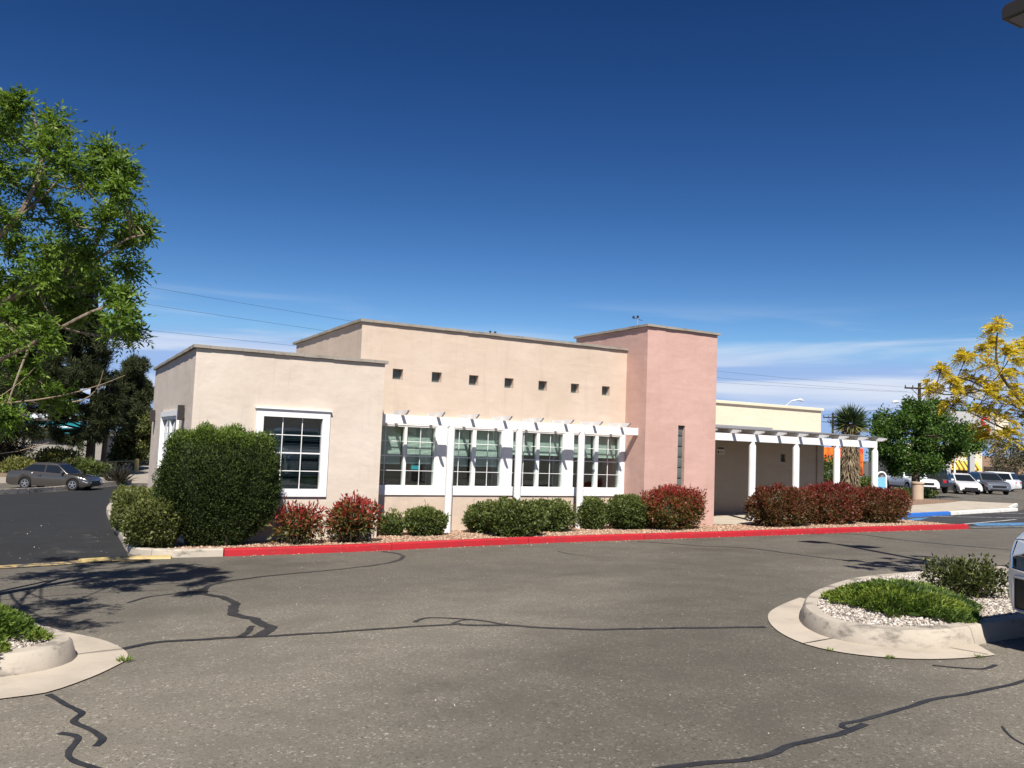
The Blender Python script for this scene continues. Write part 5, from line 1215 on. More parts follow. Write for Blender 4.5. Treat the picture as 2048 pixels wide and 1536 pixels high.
def base_of(x, y): return (x, y, g(x, y))
clump_tree('shade_tree', 'dense green shade tree in the plaza behind the tan litter bin', base_of(45.9, 32.0),
           [(45.9, 32.0, g(45.9, 32.0)), (45.85, 32.0, -1.0), (45.9, 32.1, 0.4), (46.0, 32.0, 1.6)], [(a, b, c, d * 1.02) for a, b, c, d in GTR],
           simple_leaves(18, 0.17, 0.10, 0.18, L_TREE, 0.36), M_BARKD, 16, 7, (0.28, 0.14), (0.10, 0.02))
clump_tree('pine_tree', 'tall dark pine behind the grey sedan', base_of(2.6, 69.5),
           [(2.6, 69.5, g(2.6, 69.5)), (2.6, 69.5, 0), (2.5, 69.5, 4), (2.3, 69.5, 8), (2.1, 69.5, 12)], PINE_A,
           needle_tufts(30, 0.42, 0.05, L_PINE, 0.5), M_BARKD, 11, 8, (0.35, 0.10), (0.12, 0.025), group='pines behind the driveway')
clump_tree('pine_tree', 'smaller dark pine nearest the building corner', base_of(7.2, 84.0),
           [(7.2, 84.0, g(7.2, 84.0)), (7.2, 84, 0), (7.1, 84, 3), (7.0, 84, 6)], PINE_B,
           needle_tufts(34, 0.45, 0.06, L_PINE, 0.55), M_BARKD, 11, 9, (0.28, 0.08), (0.10, 0.025), group='pines behind the driveway')
# second bare trunk of the pine grove
pt = thing('young_pine', 'bare-stemmed dark young pine rising just right of the sedan', 'tree', base_of(3.4, 68.0))
MB().tube([(3.4, 68, g(3.4, 68)), (3.45, 68, -1), (3.5, 68.1, 1.2), (3.4, 68.2, 4)], [0.2, 0.18, 0.15, 0.10], 9).build('trunk', M_BARKD, pt, smooth=True)
r_ = np.random.default_rng(77); P_ = np.stack([3.4 + r_.normal(size=700) * 0.9, 68.0 + r_.normal(size=700) * 0.9, -0.4 + r_.random(700) * 2.6], 1)
V_, F_ = leaf_quads(P_, r_.normal(size=(700, 3)) + np.array([0, 0, -0.8]), 0.5, 0.05); np_mesh('crown', V_, F_, L_PINE, pt, 0.2 + 0.3 * r_.random(700))
clump_tree('leafy_tree', 'low bright olive tree beside the yellow pipe gate', base_of(6.3, 77),
           [(6.3, 77, g(6.3, 77)), (6.3, 77, -2.2), (6.3, 77, -1.0)], LFT, simple_leaves(20, 0.26, 0.15, 0.28, L_OLIVE, 0.45), M_BARKD, 14, 10, (0.2, 0.1), (0.08, 0.02))
clump_tree('bare_tree', 'twiggy brown-green street tree by the shops at the right edge', base_of(88, 52),
           [(88, 52, g(88, 52)), (88, 52, 0), (88, 52, 2)], BRT, simple_leaves(7, 0.3, 0.12, 0.35, leafmat('twiggy_leaf', [(0, (0.05, 0.045, 0.03)), (0.5, (0.10, 0.09, 0.05)), (1, (0.13, 0.14, 0.06))]), 0.5), M_BARK, 16, 11, (0.3, 0.12), (0.12, 0.03))
clump_tree('distant_tree', 'distant green tree rising behind the red-lettered sign', base_of(115, 72),
           [(115, 72, g(115, 72)), (115, 72, 2), (115, 72, 5)], FAR_TREE, simple_leaves(16, 0.5, 0.3, 0.5, L_TREE, 0.45), M_BARKD, 10, 12, (0.4, 0.2), (0.2, 0.05))

# far shrubs behind the sedan
for k, (lb, x, y, rx, ry, h, m, n, t0) in enumerate((
        ('pale olive shrub behind the roof of the grey sedan', 0.5, 72.6, 1.6, 1.2, 1.75, L_OLIVE, 2600, 0.72),
        ('brownish green shrub behind the sedan windscreen', 1.75, 68.0, 1.1, 0.9, 1.15, L_OLIVE, 2400, 0.28),
        ('dark green round shrub behind the sedan bonnet', 2.75, 66.0, 1.0, 0.9, 0.95, L_GREEN, 2400, 0.40),
        ('leafless brown thicket at the left edge behind the sedan', -3.6, 74.0, 2.2, 1.6, 2.5, L_BROWN, 3600, 0.45),
        ('yellowish shrub at the left edge beside the brown thicket', -2.0, 70.5, 1.1, 0.9, 1.0, L_OLIVE, 1500, 0.80))):
    shrub('verge_shrub', lb, base_of(x, y), (rx, ry, h), m, n, 0.26, 0.11, 2.1, 0.14, 0.4, t_green(t0), 120 + k, 'shrubs on the verge behind the sedan', stems=6, shell=0.5, core=0.6)
# spiky desert plant
sp = thing('spiky_plant', 'dark spiky plant with arching thin leaves at the end of the far kerb', 'plant', base_of(3.75, 56.2))
r_ = np.random.default_rng(78); n_ = 260; a_ = r_.uniform(0, 6.28, n_); el_ = r_.uniform(0.25, 1.3, n_)
D_ = np.stack([np.cos(a_) * np.cos(el_), np.sin(a_) * np.cos(el_), np.sin(el_)], 1); P_ = np.array([[3.75, 56.2, g(3.75, 56.2) + 0.02]]) + D_ * 0.1
V_, F_ = leaf_quads(P_, D_, 1.0 + 0.55 * r_.random(n_), 0.045, 0.1); np_mesh('leaves', V_, F_, leafmat('spiky_leaf', [(0, (0.02, 0.018, 0.014)), (0.6, (0.05, 0.045, 0.032)), (1, (0.13, 0.12, 0.08))]), sp, 0.4 + 0.3 * r_.random(n_))

# ---- yucca tree behind the porch
YX, YY = 25.35, 20.3
yz = g(YX, YY) + 0.12; yt = 1.26
yc = thing('yucca_tree', 'tall yucca with a spiky green head and a shaggy trunk of dead leaves', 'yucca', (YX, YY, yz))
MB().tube([(YX, YY, yz - 0.1), (YX, YY, yz + 1.2), (YX + 0.02, YY, yt)], [0.20, 0.19, 0.14], 10).build('trunk', M_BARK, yc, smooth=True)
r_ = np.random.default_rng(79); n_ = 2600; a_ = r_.uniform(0, 6.28, n_); h_ = r_.random(n_)
P_ = np.stack([YX + np.cos(a_) * 0.20, YY + np.sin(a_) * 0.20, yz + 0.25 + h_ * (yt - yz - 0.15)], 1)
D_ = np.stack([np.cos(a_) * 0.42, np.sin(a_) * 0.42, -1.0 + 0 * a_], 1) + r_.normal(size=(n_, 3)) * 0.13
V_, F_ = leaf_quads(P_, D_, 0.34 * (0.7 + 0.5 * r_.random(n_)), 0.035); np_mesh('dead_leaves', V_, F_, L_DEAD, yc, np.clip(0.5 + r_.normal(size=n_) * 0.25, 0, 1))
n_ = 620; u_ = r_.uniform(-0.55, 1.0, n_); a_ = r_.uniform(0, 6.28, n_); w_ = np.sqrt(1 - np.clip(u_, -1, 1) ** 2)
D_ = np.stack([np.cos(a_) * w_, np.sin(a_) * w_, u_], 1)
P_ = np.array([[YX + 0.02, YY, yt + 0.02]]) + D_ * 0.10
V_, F_ = leaf_quads(P_, D_, 0.68 * (0.85 + 0.25 * r_.random(n_)), 0.040, 0.3)
np_mesh('leaf_head', V_, F_, L_YUC, yc, np.clip(0.38 + 0.35 * (r_.random(n_) < 0.10) + np.where(u_ < -0.35, 0.55, 0.0) + r_.normal(size=n_) * 0.1, 0, 1))

# ================================================================== VEHICLES
def lerp_pts(pts, x):
    if x <= pts[0][0]: return pts[0][1]
    for (a, p), (b, q) in zip(pts, pts[1:]):
        if x <= b:
            t = (x - a) / (b - a + 1e-9); t = t * t * (3 - 2 * t) * 0.5 + t * 0.5
            return p + (q - p) * t
    return pts[-1][1]

def vehicle(name, label, cat, loc, rz, paint, L, W, H, wb, wr, top, cab, clear=0.2, group=None, glass_sides=None, roof_w=0.70, axf=None, trim=None, spare=False, box_ends=0.10, front_face=True, front_lamp_z=None, rim=None, flares=False):
    """x forward. top: (x, z) line of bonnet, belt and deck; cab: (xr_base, xr_roof, xf_roof, xf_base)"""
    root = thing(name, label, cat, loc, rz, group)
    xf = axf if axf is not None else L / 2 - 0.85; axles = (xf, xf - wb)
    Ra = wr * 1.14
    st = sorted(set([-L / 2, -L / 2 + 0.03, -L / 2 + 0.10, L / 2 - 0.10, L / 2 - 0.03, L / 2] + [-L / 2 + L * i / 36 for i in range(1, 36)] + [c + Ra * math.cos(math.pi * k / 10) for c in axles for k in range(11)]))
    mb = MB(); rows = []
    for x in st:
        e = abs(2 * x / L); w = W / 2 * (1 - box_ends * max(0, (e - 0.72) / 0.28) ** 2.2)
        zb = clear + 0.10 * max(0, (e - 0.88) / 0.12)
        for c in axles:
            dx = x - c
            if abs(dx) < Ra: zb = max(zb, wr + math.sqrt(max(0, Ra * Ra - dx * dx)) * 0.98)
        zt = lerp_pts(top, x); zt = max(zt, zb + 0.06)
        if e > 0.99: zt -= 0.09
        elif e > 0.95: zt -= 0.025
        h = zt - zb
        rows.append([(w * 0.955, zb), (w * 0.99, zb + h * 0.18), (w, zb + h * 0.50), (w * 0.985, zb + h * 0.72), (w * 0.955, zb + h * 0.90), (w * 0.90, zt - 0.008), (w * 0.82, zt), (w * 0.45, zt + 0.022), (0, zt + 0.03)])
    k = len(rows[0]); full = []
    for x, rrow in zip(st, rows):
        full.append([(x, y, z) for y, z in rrow] + [(x, -y, z) for y, z in rrow[-2::-1]])
    kk = len(full[0])
    mb.add([v for rrow in full for v in rrow], [(i * kk + j, (i + 1) * kk + j, (i + 1) * kk + j + 1, i * kk + j + 1) for i in range(len(st) - 1) for j in range(kk - 1)]
           + [tuple(range(kk)), tuple((len(st) - 1) * kk + j for j in range(kk))[::-1]])
    body = mb.build('body', paint, root, local=True, smooth=True)
    MB().box(-L / 2 + 0.12, L / 2 - 0.12, -W * 0.38, W * 0.38, clear + 0.02, wr * 2.0).build('underbody', M_PLASTIC, root, local=True)
    # cab
    a, b, c, d = cab; zb0, zb1 = lerp_pts(top, a) - 0.02, lerp_pts(top, d) - 0.02; wl, wr_ = W / 2 * 0.905, W / 2 * roof_w
    gh = MB(); n = 8
    prof = [(a, zb0, wl), (b, H - 0.03, wr_), (b + (c - b) * 0.25, H, wr_), (b + (c - b) * 0.75, H, wr_), (c, H - 0.04, wr_), (d, zb1, wl)]
    vs = [(x, s * w_, z) for s in (1, -1) for x, z, w_ in prof]
    gh.add(vs, [(0, 1, 2, 3, 4, 5), (6, 7, 8, 9, 10, 11)] + [(i, i + 1, i + 7, i + 6) for i in range(5)] + [(5, 0, 6, 11)])
    gh.build('cabin', paint, root, local=True, smooth=True, bevel=0.035)
    # glass: side panes, windscreen, rear screen lie just proud of the cabin
    def sidepane(x0, x1, s, zl=0.10, zu=0.13):
        def edge(x, low):
            fr = lambda p, q, t: p + (q - p) * t
            zlo = lerp_pts([(a, zb0), (d, zb1)], x) + 0.05; zhi = H - zu
            return zlo if low else zhi
        def xin(x, z, rear):
            # slide along the sloping pillar
            return x
        tl = lambda z: a + (b - a) * (z - zb0) / (H - zb0) ; tr_ = lambda z: d + (c - d) * (z - zb1) / (H - zb1)
        pts = []
        for x, low in ((x0, True), (x1, True), (x1, False), (x0, False)):
            z = edge(x, low); xx = min(max(x, tl(z) + 0.09), tr_(z) - 0.09)
            t = (z - (zb0 + zb1) / 2) / (H - (zb0 + zb1) / 2); w_ = wl + (wr_ - wl) * t
            pts.append((xx, s * (w_ + 0.012), z))
        o = MB().add(pts + [(p[0], p[1] - s * 0.03, p[2]) for p in pts], [(0, 1, 2, 3), (4, 5, 6, 7), (0, 1, 5, 4), (1, 2, 6, 5), (2, 3, 7, 6), (3, 0, 4, 7)])
        o.build('side_window', M_CARGLASS, root, local=True)
    for x0, x1 in (glass_sides or [(a, (a + d) / 2 - 0.12), ((a + d) / 2 - 0.04, d)]):
        for s in (1, -1): sidepane(x0, x1, s)
    def screen(x0, z0, w0, x1, z1, w1, nm, sgn):
        p = lambda t, u: Vector((x0 + (x1 - x0) * t, u * (w0 + (w1 - w0) * t), z0 + (z1 - z0) * t))
        nn = Vector((z1 - z0, 0, -(x1 - x0))).normalized() * sgn
        q = [p(0.10, 0.90), p(0.10, -0.90), p(0.88, -0.86), p(0.88, 0.86)]
        MB().add([tuple(v + nn * 0.012) for v in q] + [tuple(v - nn * 0.02) for v in q], [(0, 1, 2, 3), (4, 5, 6, 7), (0, 1, 5, 4), (1, 2, 6, 5), (2, 3, 7, 6), (3, 0, 4, 7)]).build(nm, M_CARGLASS, root, local=True)
    screen(d, zb1, wl, c, H - 0.04, wr_, 'windscreen', 1 if True else -1)
    screen(a, zb0, wl, b, H - 0.03, wr_, 'rear_window', -1)
    # wheels
    for x in axles:
        for s in (1, -1):
            y = s * (W / 2 - 0.115)
            t = MB(); t.lathe([(wr * 0.60, -0.10), (wr * 0.92, -0.105), (wr, -0.07), (wr, 0.07), (wr * 0.92, 0.105), (wr * 0.60, 0.10)], (x, y, wr), 'y', 26)
            wheel = t.build('wheel', M_RUB, root, local=True, smooth=True)
            q = MB(); yo = y + s * 0.085
            q.lathe([(wr * 0.16, -0.02), (wr * 0.16, 0.02)], (x, yo, wr), 'y', 12)
            for kq in range(5):
                an = kq * 2 * math.pi / 5 + 0.3; dx, dz = math.cos(an), math.sin(an); px_, pz = -dz, dx
                q.add([(x + dx * wr * u + px_ * wr * v_, yo + s * wy, wr + dz * wr * u + pz * wr * v_) for wy in (-0.012, 0.016) for u, v_ in ((0.10, -0.10), (0.62, -0.07), (0.62, 0.07), (0.10, 0.10))],
                      [(0, 1, 2, 3), (4, 5, 6, 7), (0, 1, 5, 4), (1, 2, 6, 5), (2, 3, 7, 6), (3, 0, 4, 7)])
            for kk_ in range(26):
                a0, a1 = kk_ * 2 * math.pi / 26, (kk_ + 1) * 2 * math.pi / 26
                q.add([(x + math.cos(t_) * wr * rr_, yo + s * wy, wr + math.sin(t_) * wr * rr_) for wy in (-0.01, 0.018) for t_, rr_ in ((a0, 0.58), (a1, 0.58), (a1, 0.66), (a0, 0.66))],
                      [(0, 1, 2, 3), (4, 5, 6, 7), (0, 1, 5, 4), (2, 3, 7, 6)])
            q.build('rim', rim or M_RIM, wheel, local=True)
    # lamps, grille, bumpers, mirrors, handles
    fz = front_lamp_z or lerp_pts(top, L / 2) - 0.16
    for s in (1, -1):
        MB().add([(L / 2 - 0.34, s * (W / 2 * 0.985), fz + 0.05), (L / 2 - 0.06, s * (W / 2 * 0.93), fz - 0.05), (L / 2 + 0.012, s * (W / 2 * 0.60), fz - 0.05), (L / 2 - 0.0, s * (W / 2 * 0.60), fz + 0.06), (L / 2 - 0.10, s * (W / 2 * 0.90), fz + 0.11), (L / 2 - 0.4, s * (W / 2 * 0.62), fz)],
                 [(0, 1, 4), (1, 2, 3, 4), (0, 4, 3, 5), (0, 5, 2, 1), (2, 5, 3)]).build('headlight', M_LAMP, root, local=True, bevel=0.01)
        MB().box(-L / 2 - 0.012, -L / 2 + 0.14, s * W / 2 * 0.66 - 0.14 * (s < 0) * 0 - 0.12, s * W / 2 * 0.66 + 0.12, lerp_pts(top, -L / 2) - 0.30, lerp_pts(top, -L / 2) - 0.10).build('tail_light', M_TAIL, root, local=True, bevel=0.02)
        mx = d - 0.28; mz = lerp_pts(top, d) + 0.10
        MB().box(mx - 0.06, mx + 0.06, s * W / 2 * 0.93 if s > 0 else s * W / 2 * 0.93 - 0.20, s * W / 2 * 0.93 + 0.20 if s > 0 else s * W / 2 * 0.93, mz - 0.07, mz + 0.07).build('mirror', paint if not trim else M_PLASTIC, root, local=True, bevel=0.03)
        mid_x = (a + d) / 2
        for hx in (mid_x - 0.16, mid_x - 1.05):
            if a + 0.15 < hx: MB().box(hx - 0.10, hx + 0.06, s * (W / 2 + 0.002) - 0.02, s * (W / 2 + 0.002) + 0.02, lerp_pts(top, hx) - 0.20, lerp_pts(top, hx) - 0.165).build('door_handle', paint if not trim else M_PLASTIC, root, local=True)
        for hx in (mid_x - 0.08, d - 0.12):
            MB().box(hx - 0.006, hx + 0.006, s * (W / 2 * 0.99) - 0.004, s * (W / 2 * 0.99) + 0.008, clear + 0.2, lerp_pts(top, hx) - 0.10).build('door_seam', M_PLASTIC, root, local=True)
    MB().box(L / 2 - 0.06, L / 2 + 0.018, -W * 0.27, W * 0.27, fz - 0.10, fz + 0.07).build('grille', M_PLASTIC, root, local=True, bevel=0.02)
    MB().box(L / 2 - 0.10, L / 2 + 0.014, -W * 0.36, W * 0.36, clear + 0.06, clear + 0.20).build('lower_grille', M_PLASTIC, root, local=True, bevel=0.02)
    if spare:
        q = MB(); q.lathe([(0.05, -0.11), (wr * 0.97, -0.11), (wr, -0.06), (wr, 0.06), (wr * 0.97, 0.11), (0.05, 0.11)], (-L / 2 - 0.13, 0.0, 0.98), 'x', 26)
        q.build('spare_wheel', M_RUB, root, local=True, smooth=True)
    if trim:
        for s in (1, -1): MB().box(axles[1] + wr * 1.3, axles[0] - wr * 1.3, s * W / 2 - 0.05, s * W / 2 + 0.012, clear, clear + 0.14).build('sill_cladding', M_PLASTIC, root, local=True, bevel=0.01)
    return root

def paint(name, c, metal=0.0): return mat(name, c, 0.24, 0.5, metal, coat=1.0)
P_GREY = paint('warm_grey_paint', (0.07, 0.062, 0.054), 0.35)
P_WHITE = paint('white_car_paint', (0.72, 0.72, 0.71))
P_BLACK = paint('black_car_paint', (0.014, 0.015, 0.016))
P_SILV = paint('slate_car_paint', (0.17, 0.18, 0.20), 0.4)
P_NAVY = paint('dark_car_paint', (0.022, 0.026, 0.034), 0.2)
def heading(dx, dy): return math.atan2(dy, dx)
SED = dict(L=4.53, W=1.72, H=1.47, wb=2.60, wr=0.315, top=[(-2.265, 0.88), (-2.1, 0.98), (-1.55, 0.99), (0.9, 0.91), (1.2, 0.88), (1.9, 0.76), (2.265, 0.64)], cab=(-1.62, -0.85, 0.38, 1.12))
vehicle('parked_car', 'grey-brown sedan parked behind the far kerb of the driveway', 'car', (0.32, 52.6, g(0.3, 52.6)), heading(0.875, -0.484), P_GREY, **SED, glass_sides=[(-1.5, -0.22), (-0.14, 1.0)])
RV = heading(-0.62, -0.79)
def car_r(lat, depth):
    x, y = depth * 0.4823 + lat * 0.8753, depth * 0.8734 - lat * 0.4836
    return (x, y, g(x, y))
vehicle('parked_pickup', 'white pickup truck parked behind the shade tree', 'pickup', car_r(28.9, 60.0), heading(-0.494, -0.869), P_WHITE, L=5.4, W=1.9, H=1.78, wb=3.25, wr=0.39,
        top=[(-2.7, 1.12), (-0.7, 1.14), (0.9, 1.12), (1.2, 1.13), (2.3, 1.06), (2.7, 0.92)], cab=(-0.75, -0.45, 0.55, 1.15), clear=0.36, group='vehicles in the far parking row', box_ends=0.06, axf=1.75, trim=True)
vehicle('parked_jeep', 'boxy black off-roader with a spare wheel on its tailgate', 'off-roader', car_r(31.5, 62.5), heading(0.63, 0.776), P_BLACK, L=4.0, W=1.85, H=1.84, wb=2.5, wr=0.40,
        top=[(-2.0, 1.08), (0.6, 1.08), (0.75, 1.12), (1.9, 1.08), (2.0, 1.0)], cab=(-1.98, -1.93, 0.45, 0.72), clear=0.40, group='vehicles in the far parking row', box_ends=0.03, roof_w=0.83, spare=True, trim=True)
vehicle('parked_hatchback', 'small white hatchback parked facing out beside the dark off-roader', 'hatchback', car_r(33.8, 62.0), heading(-0.62, -0.78), P_WHITE, L=3.95, W=1.69, H=1.50, wb=2.5, wr=0.305,
        top=[(-1.97, 0.92), (-1.8, 0.98), (0.6, 0.95), (1.0, 0.93), (1.6, 0.80), (1.97, 0.62)], cab=(-1.85, -1.45, 0.05, 1.10), group='vehicles in the far parking row')
vehicle('parked_suv', 'slate grey SUV parked right of the white hatchback', 'SUV', car_r(37.0, 64.2), heading(-0.60, -0.80), P_SILV, L=4.35, W=1.8, H=1.65, wb=2.67, wr=0.36,
        top=[(-2.17, 1.0), (-1.9, 1.08), (0.6, 1.04), (0.95, 1.02), (1.8, 0.94), (2.17, 0.78)], cab=(-2.0, -1.5, 0.15, 1.05), clear=0.24, group='vehicles in the far parking row', trim=True)
vehicle('parked_suv', 'white SUV seen from behind, beyond the slate grey SUV', 'SUV', car_r(43.0, 74.0), heading(-0.2, 0.98), P_WHITE, L=4.4, W=1.8, H=1.70, wb=2.65, wr=0.35,
        top=[(-2.2, 1.0), (-1.9, 1.05), (0.9, 1.02), (1.8, 0.95), (2.2, 0.80)], cab=(-2.05, -1.7, 0.3, 1.1), clear=0.22, group='vehicles in the far parking row')
vehicle('parked_car', 'dark saloon half cut by the right edge of the picture', 'car', car_r(51.2, 84.0), heading(-0.875, 0.484), P_NAVY, **SED, group='vehicles in the far parking row')
vehicle('parked_car', 'dark car roof showing between the hatchback and the slate SUV', 'car', car_r(36.4, 70.5), heading(0.74, -0.67), P_SILV, **SED, group='vehicles in the far parking row')

# near white pickup, only its front corner in the picture
np_ = vehicle('pickup_truck', 'white pickup whose front corner enters the picture at the right edge', 'pickup', (8.42, 1.50, g(8.5, 2.8)), heading(0.0, 1.0), P_WHITE, L=5.7, W=2.02, H=1.90, wb=3.6, wr=0.40,
        top=[(-2.85, 1.20), (-0.8, 1.22), (0.9, 1.18), (1.25, 1.18), (2.4, 1.10), (2.72, 1.02), (2.85, 0.93)], cab=(-1.1, -0.8, 0.5, 1.2), clear=0.22, box_ends=0.12, axf=1.85, trim=True, front_lamp_z=0.80)
def corner(x, z, off, s):
    """point on the pickup's front corner, off metres proud of the paint"""
    e = abs(2 * x / 5.7); w = 1.01 * (1 - 0.12 * max(0, (e - 0.72) / 0.28) ** 2.2)
    zb = 0.22 + 0.10 * max(0, (e - 0.88) / 0.12); zt = lerp_pts([(2.4, 1.10), (2.72, 1.02), (2.85, 0.93)], x); q = (z - zb) / (zt - zb)
    return (x, s * (w * lerp_pts([(0, 0.955), (0.18, 0.99), (0.5, 1.0), (0.72, 0.985), (0.9, 0.955), (1, 0.9)], q) + off), z)
def skin_patch(nm, outline, m, off, s):
    """patch over the corner: rows of (x0, x1, z) from bottom to top, closed at the back"""
    n = 7; vs = []; mb = MB()
    for x0, x1, z in outline: vs += [corner(x0 + (x1 - x0) * i / n, z, off, s) for i in range(n + 1)]
    return mb.add(vs, [(r_ * (n + 1) + i, r_ * (n + 1) + i + 1, (r_ + 1) * (n + 1) + i + 1, (r_ + 1) * (n + 1) + i) for r_ in range(len(outline) - 1) for i in range(n)]).build(nm, m, np_, local=True)
for s in (1, -1):
    skin_patch('headlight', [(2.50, 2.80, 0.65), (2.47, 2.81, 0.74), (2.45, 2.80, 0.83), (2.44, 2.78, 0.90)], M_CARGLASS, 0.010, s)
    fr = MB(); ring = [(2.50, 0.64), (2.47, 0.74), (2.44, 0.90), (2.56, 0.905), (2.68, 0.905), (2.78, 0.90), (2.81, 0.78), (2.80, 0.65), (2.68, 0.64), (2.58, 0.64), (2.50, 0.64)]
    fr.tube([corner(x, z, 0.010, s) for x, z in ring], 0.013, 6)
    fr.tube([corner(x, 0.77, 0.014, s) for x in (2.46, 2.56, 2.68, 2.80)], 0.009, 5); fr.tube([corner(2.62, z, 0.014, s) for z in (0.65, 0.77, 0.90)], 0.009, 5)
    fr.build('headlight_trim', M_CHROME, np_, local=True, smooth=True)
    skin_patch('fog_lamp', [(2.66, 2.80, 0.30), (2.60, 2.80, 0.36), (2.62, 2.79, 0.48), (2.68, 2.78, 0.57)], M_PLASTIC, 0.008, s)
    fr = MB(); fr.tube([corner(x, z, 0.012, s) for x, z in ((2.66, 0.29), (2.59, 0.36), (2.61, 0.48), (2.67, 0.58), (2.78, 0.58), (2.80, 0.44), (2.81, 0.30), (2.74, 0.285), (2.66, 0.29))], 0.015, 6)
    fr.build('fog_lamp_trim', M_GALV, np_, local=True, smooth=True)

# ================================================================== STREET FURNITURE AND BACKGROUND
def cam_pt(lat, depth):
    return depth * 0.4823 + lat * 0.8753, depth * 0.8734 - lat * 0.4836
# parking-lot light: pole and two box heads, its shadow falls across the road
PX, PY, PH = 12.57, 6.24, 6.82
z0 = g(PX, PY)
lp = thing('parking_lot_light', 'dark double-headed car park light whose lamp head juts into the top right corner', 'lamp post', (PX, PY, z0))
MB().lathe([(0.25, z0 - 0.05), (0.25, z0 + 0.75), (0.22, z0 + 0.8)], (PX, PY, 0), n=18).build('concrete_base', M_CONC, lp, smooth=True)
MB().box(PX - 0.065, PX + 0.065, PY - 0.065, PY + 0.065, z0 + 0.8, PH + 0.26).build('pole', M_BRONZE, lp, bevel=0.01)
MB().box(PX - 0.04, PX + 0.04, PY - 0.45, PY + 0.45, PH + 0.08, PH + 0.18).build('arm', M_BRONZE, lp)
for s in (1, -1):
    yc_ = PY + s * 0.66
    h_ = MB(); h_.prism([(-0.27, 0.0), (0.27, 0.0), (0.27, 0.17), (0.21, 0.23), (-0.21, 0.23), (-0.27, 0.17)], 'x', -0.25, 0.25)
    h_.v = [(PX + v[0], yc_ + v[1], PH + v[2]) for v in h_.v]
    o = h_.build('lamp_head', M_BRONZE, lp, bevel=0.012)
    MB().box(PX - 0.20, PX + 0.20, yc_ - 0.20, yc_ + 0.20, PH - 0.010, PH - 0.001).build('lens', mat('lamp_lens', (0.10, 0.10, 0.11), 0.3), o)

# litter bin, bike hoops, arched sign in the plaza
bx_, by_ = 41.0, 28.5; bz_ = g(bx_, by_) + 0.125
bn = thing('litter_bin', 'round tan concrete litter bin on the plaza under the shade tree', 'litter bin', (bx_, by_, bz_))
M_TANC = concrete('tan_concrete', (0.50, 0.38, 0.27), (0.35, 0.26, 0.18), 0.3)
MB().lathe([(0.27, bz_ - 0.02), (0.29, bz_), (0.29, bz_ + 0.80), (0.27, bz_ + 0.82)], (bx_, by_, 0), n=24).build('body', M_TANC, bn, smooth=True)
MB().lathe([(0.26, bz_ + 0.82), (0.33, bz_ + 0.83), (0.33, bz_ + 0.90), (0.26, bz_ + 0.93), (0.14, bz_ + 0.93), (0.13, bz_ + 0.90)], (bx_, by_, 0), n=24).build('lid', M_TANC, bn, smooth=True)
for k, (lat, lb) in enumerate(((14.9, 'pale steel bike hoop left of the last porch column'), (15.5, 'pale steel bike hoop beside the last porch column'))):
    x, y = cam_pt(lat, 34.6); z = g(x, y) + 0.12
    o = thing('bike_hoop', lb, 'bike rack', (x, y, z), 0, 'bike hoops behind the porch')
    pts = [(x - 0.12 * 0.8753, y + 0.12 * 0.4836, z - 0.05), (x - 0.12 * 0.8753, y + 0.12 * 0.4836, z + 0.62)] + [(x - 0.12 * math.cos(t) * 0.8753, y + 0.12 * math.cos(t) * 0.4836, z + 0.62 + 0.13 * math.sin(t)) for t in [math.pi * i / 8 for i in range(1, 8)]] + [(x + 0.12 * 0.8753, y - 0.12 * 0.4836, z + 0.62), (x + 0.12 * 0.8753, y - 0.12 * 0.4836, z - 0.05)]
    MB().tube(pts, 0.03, 8).build('hoop', mat('cream_steel', (0.60, 0.57, 0.48), 0.5), o, smooth=True)
x, y = cam_pt(16.4, 36.5); z = g(x, y) + 0.12
o = thing('arched_sign', 'light blue sign panel in a white arched frame beside the last porch column', 'sign', (x, y, z))
A = lambda lx, lz: (x + lx * 0.8753, y - lx * 0.4836, z + lz)
MB().tube([A(-0.20, -0.05), A(-0.20, 1.25)] + [A(-0.20 * math.cos(t), 1.25 + 0.20 * math.sin(t)) for t in [math.pi * i / 8 for i in range(1, 8)]] + [A(0.20, 1.25), A(0.20, -0.05)], 0.035, 8).build('frame', M_WHITE, o, smooth=True)
q_ = MB(); q_.add([A(-0.17, 0.42), A(0.17, 0.42), A(0.17, 1.22), A(-0.17, 1.22)] + [(p[0] + 0.02, p[1] + 0.035, p[2]) for p in (A(-0.17, 0.42), A(0.17, 0.42), A(0.17, 1.22), A(-0.17, 1.22))], [(0, 1, 2, 3), (4, 5, 6, 7), (0, 1, 5, 4), (1, 2, 6, 5), (2, 3, 7, 6), (3, 0, 4, 7)]).build('panel', mat('sky_blue_panel', (0.17, 0.42, 0.66), 0.5), o)

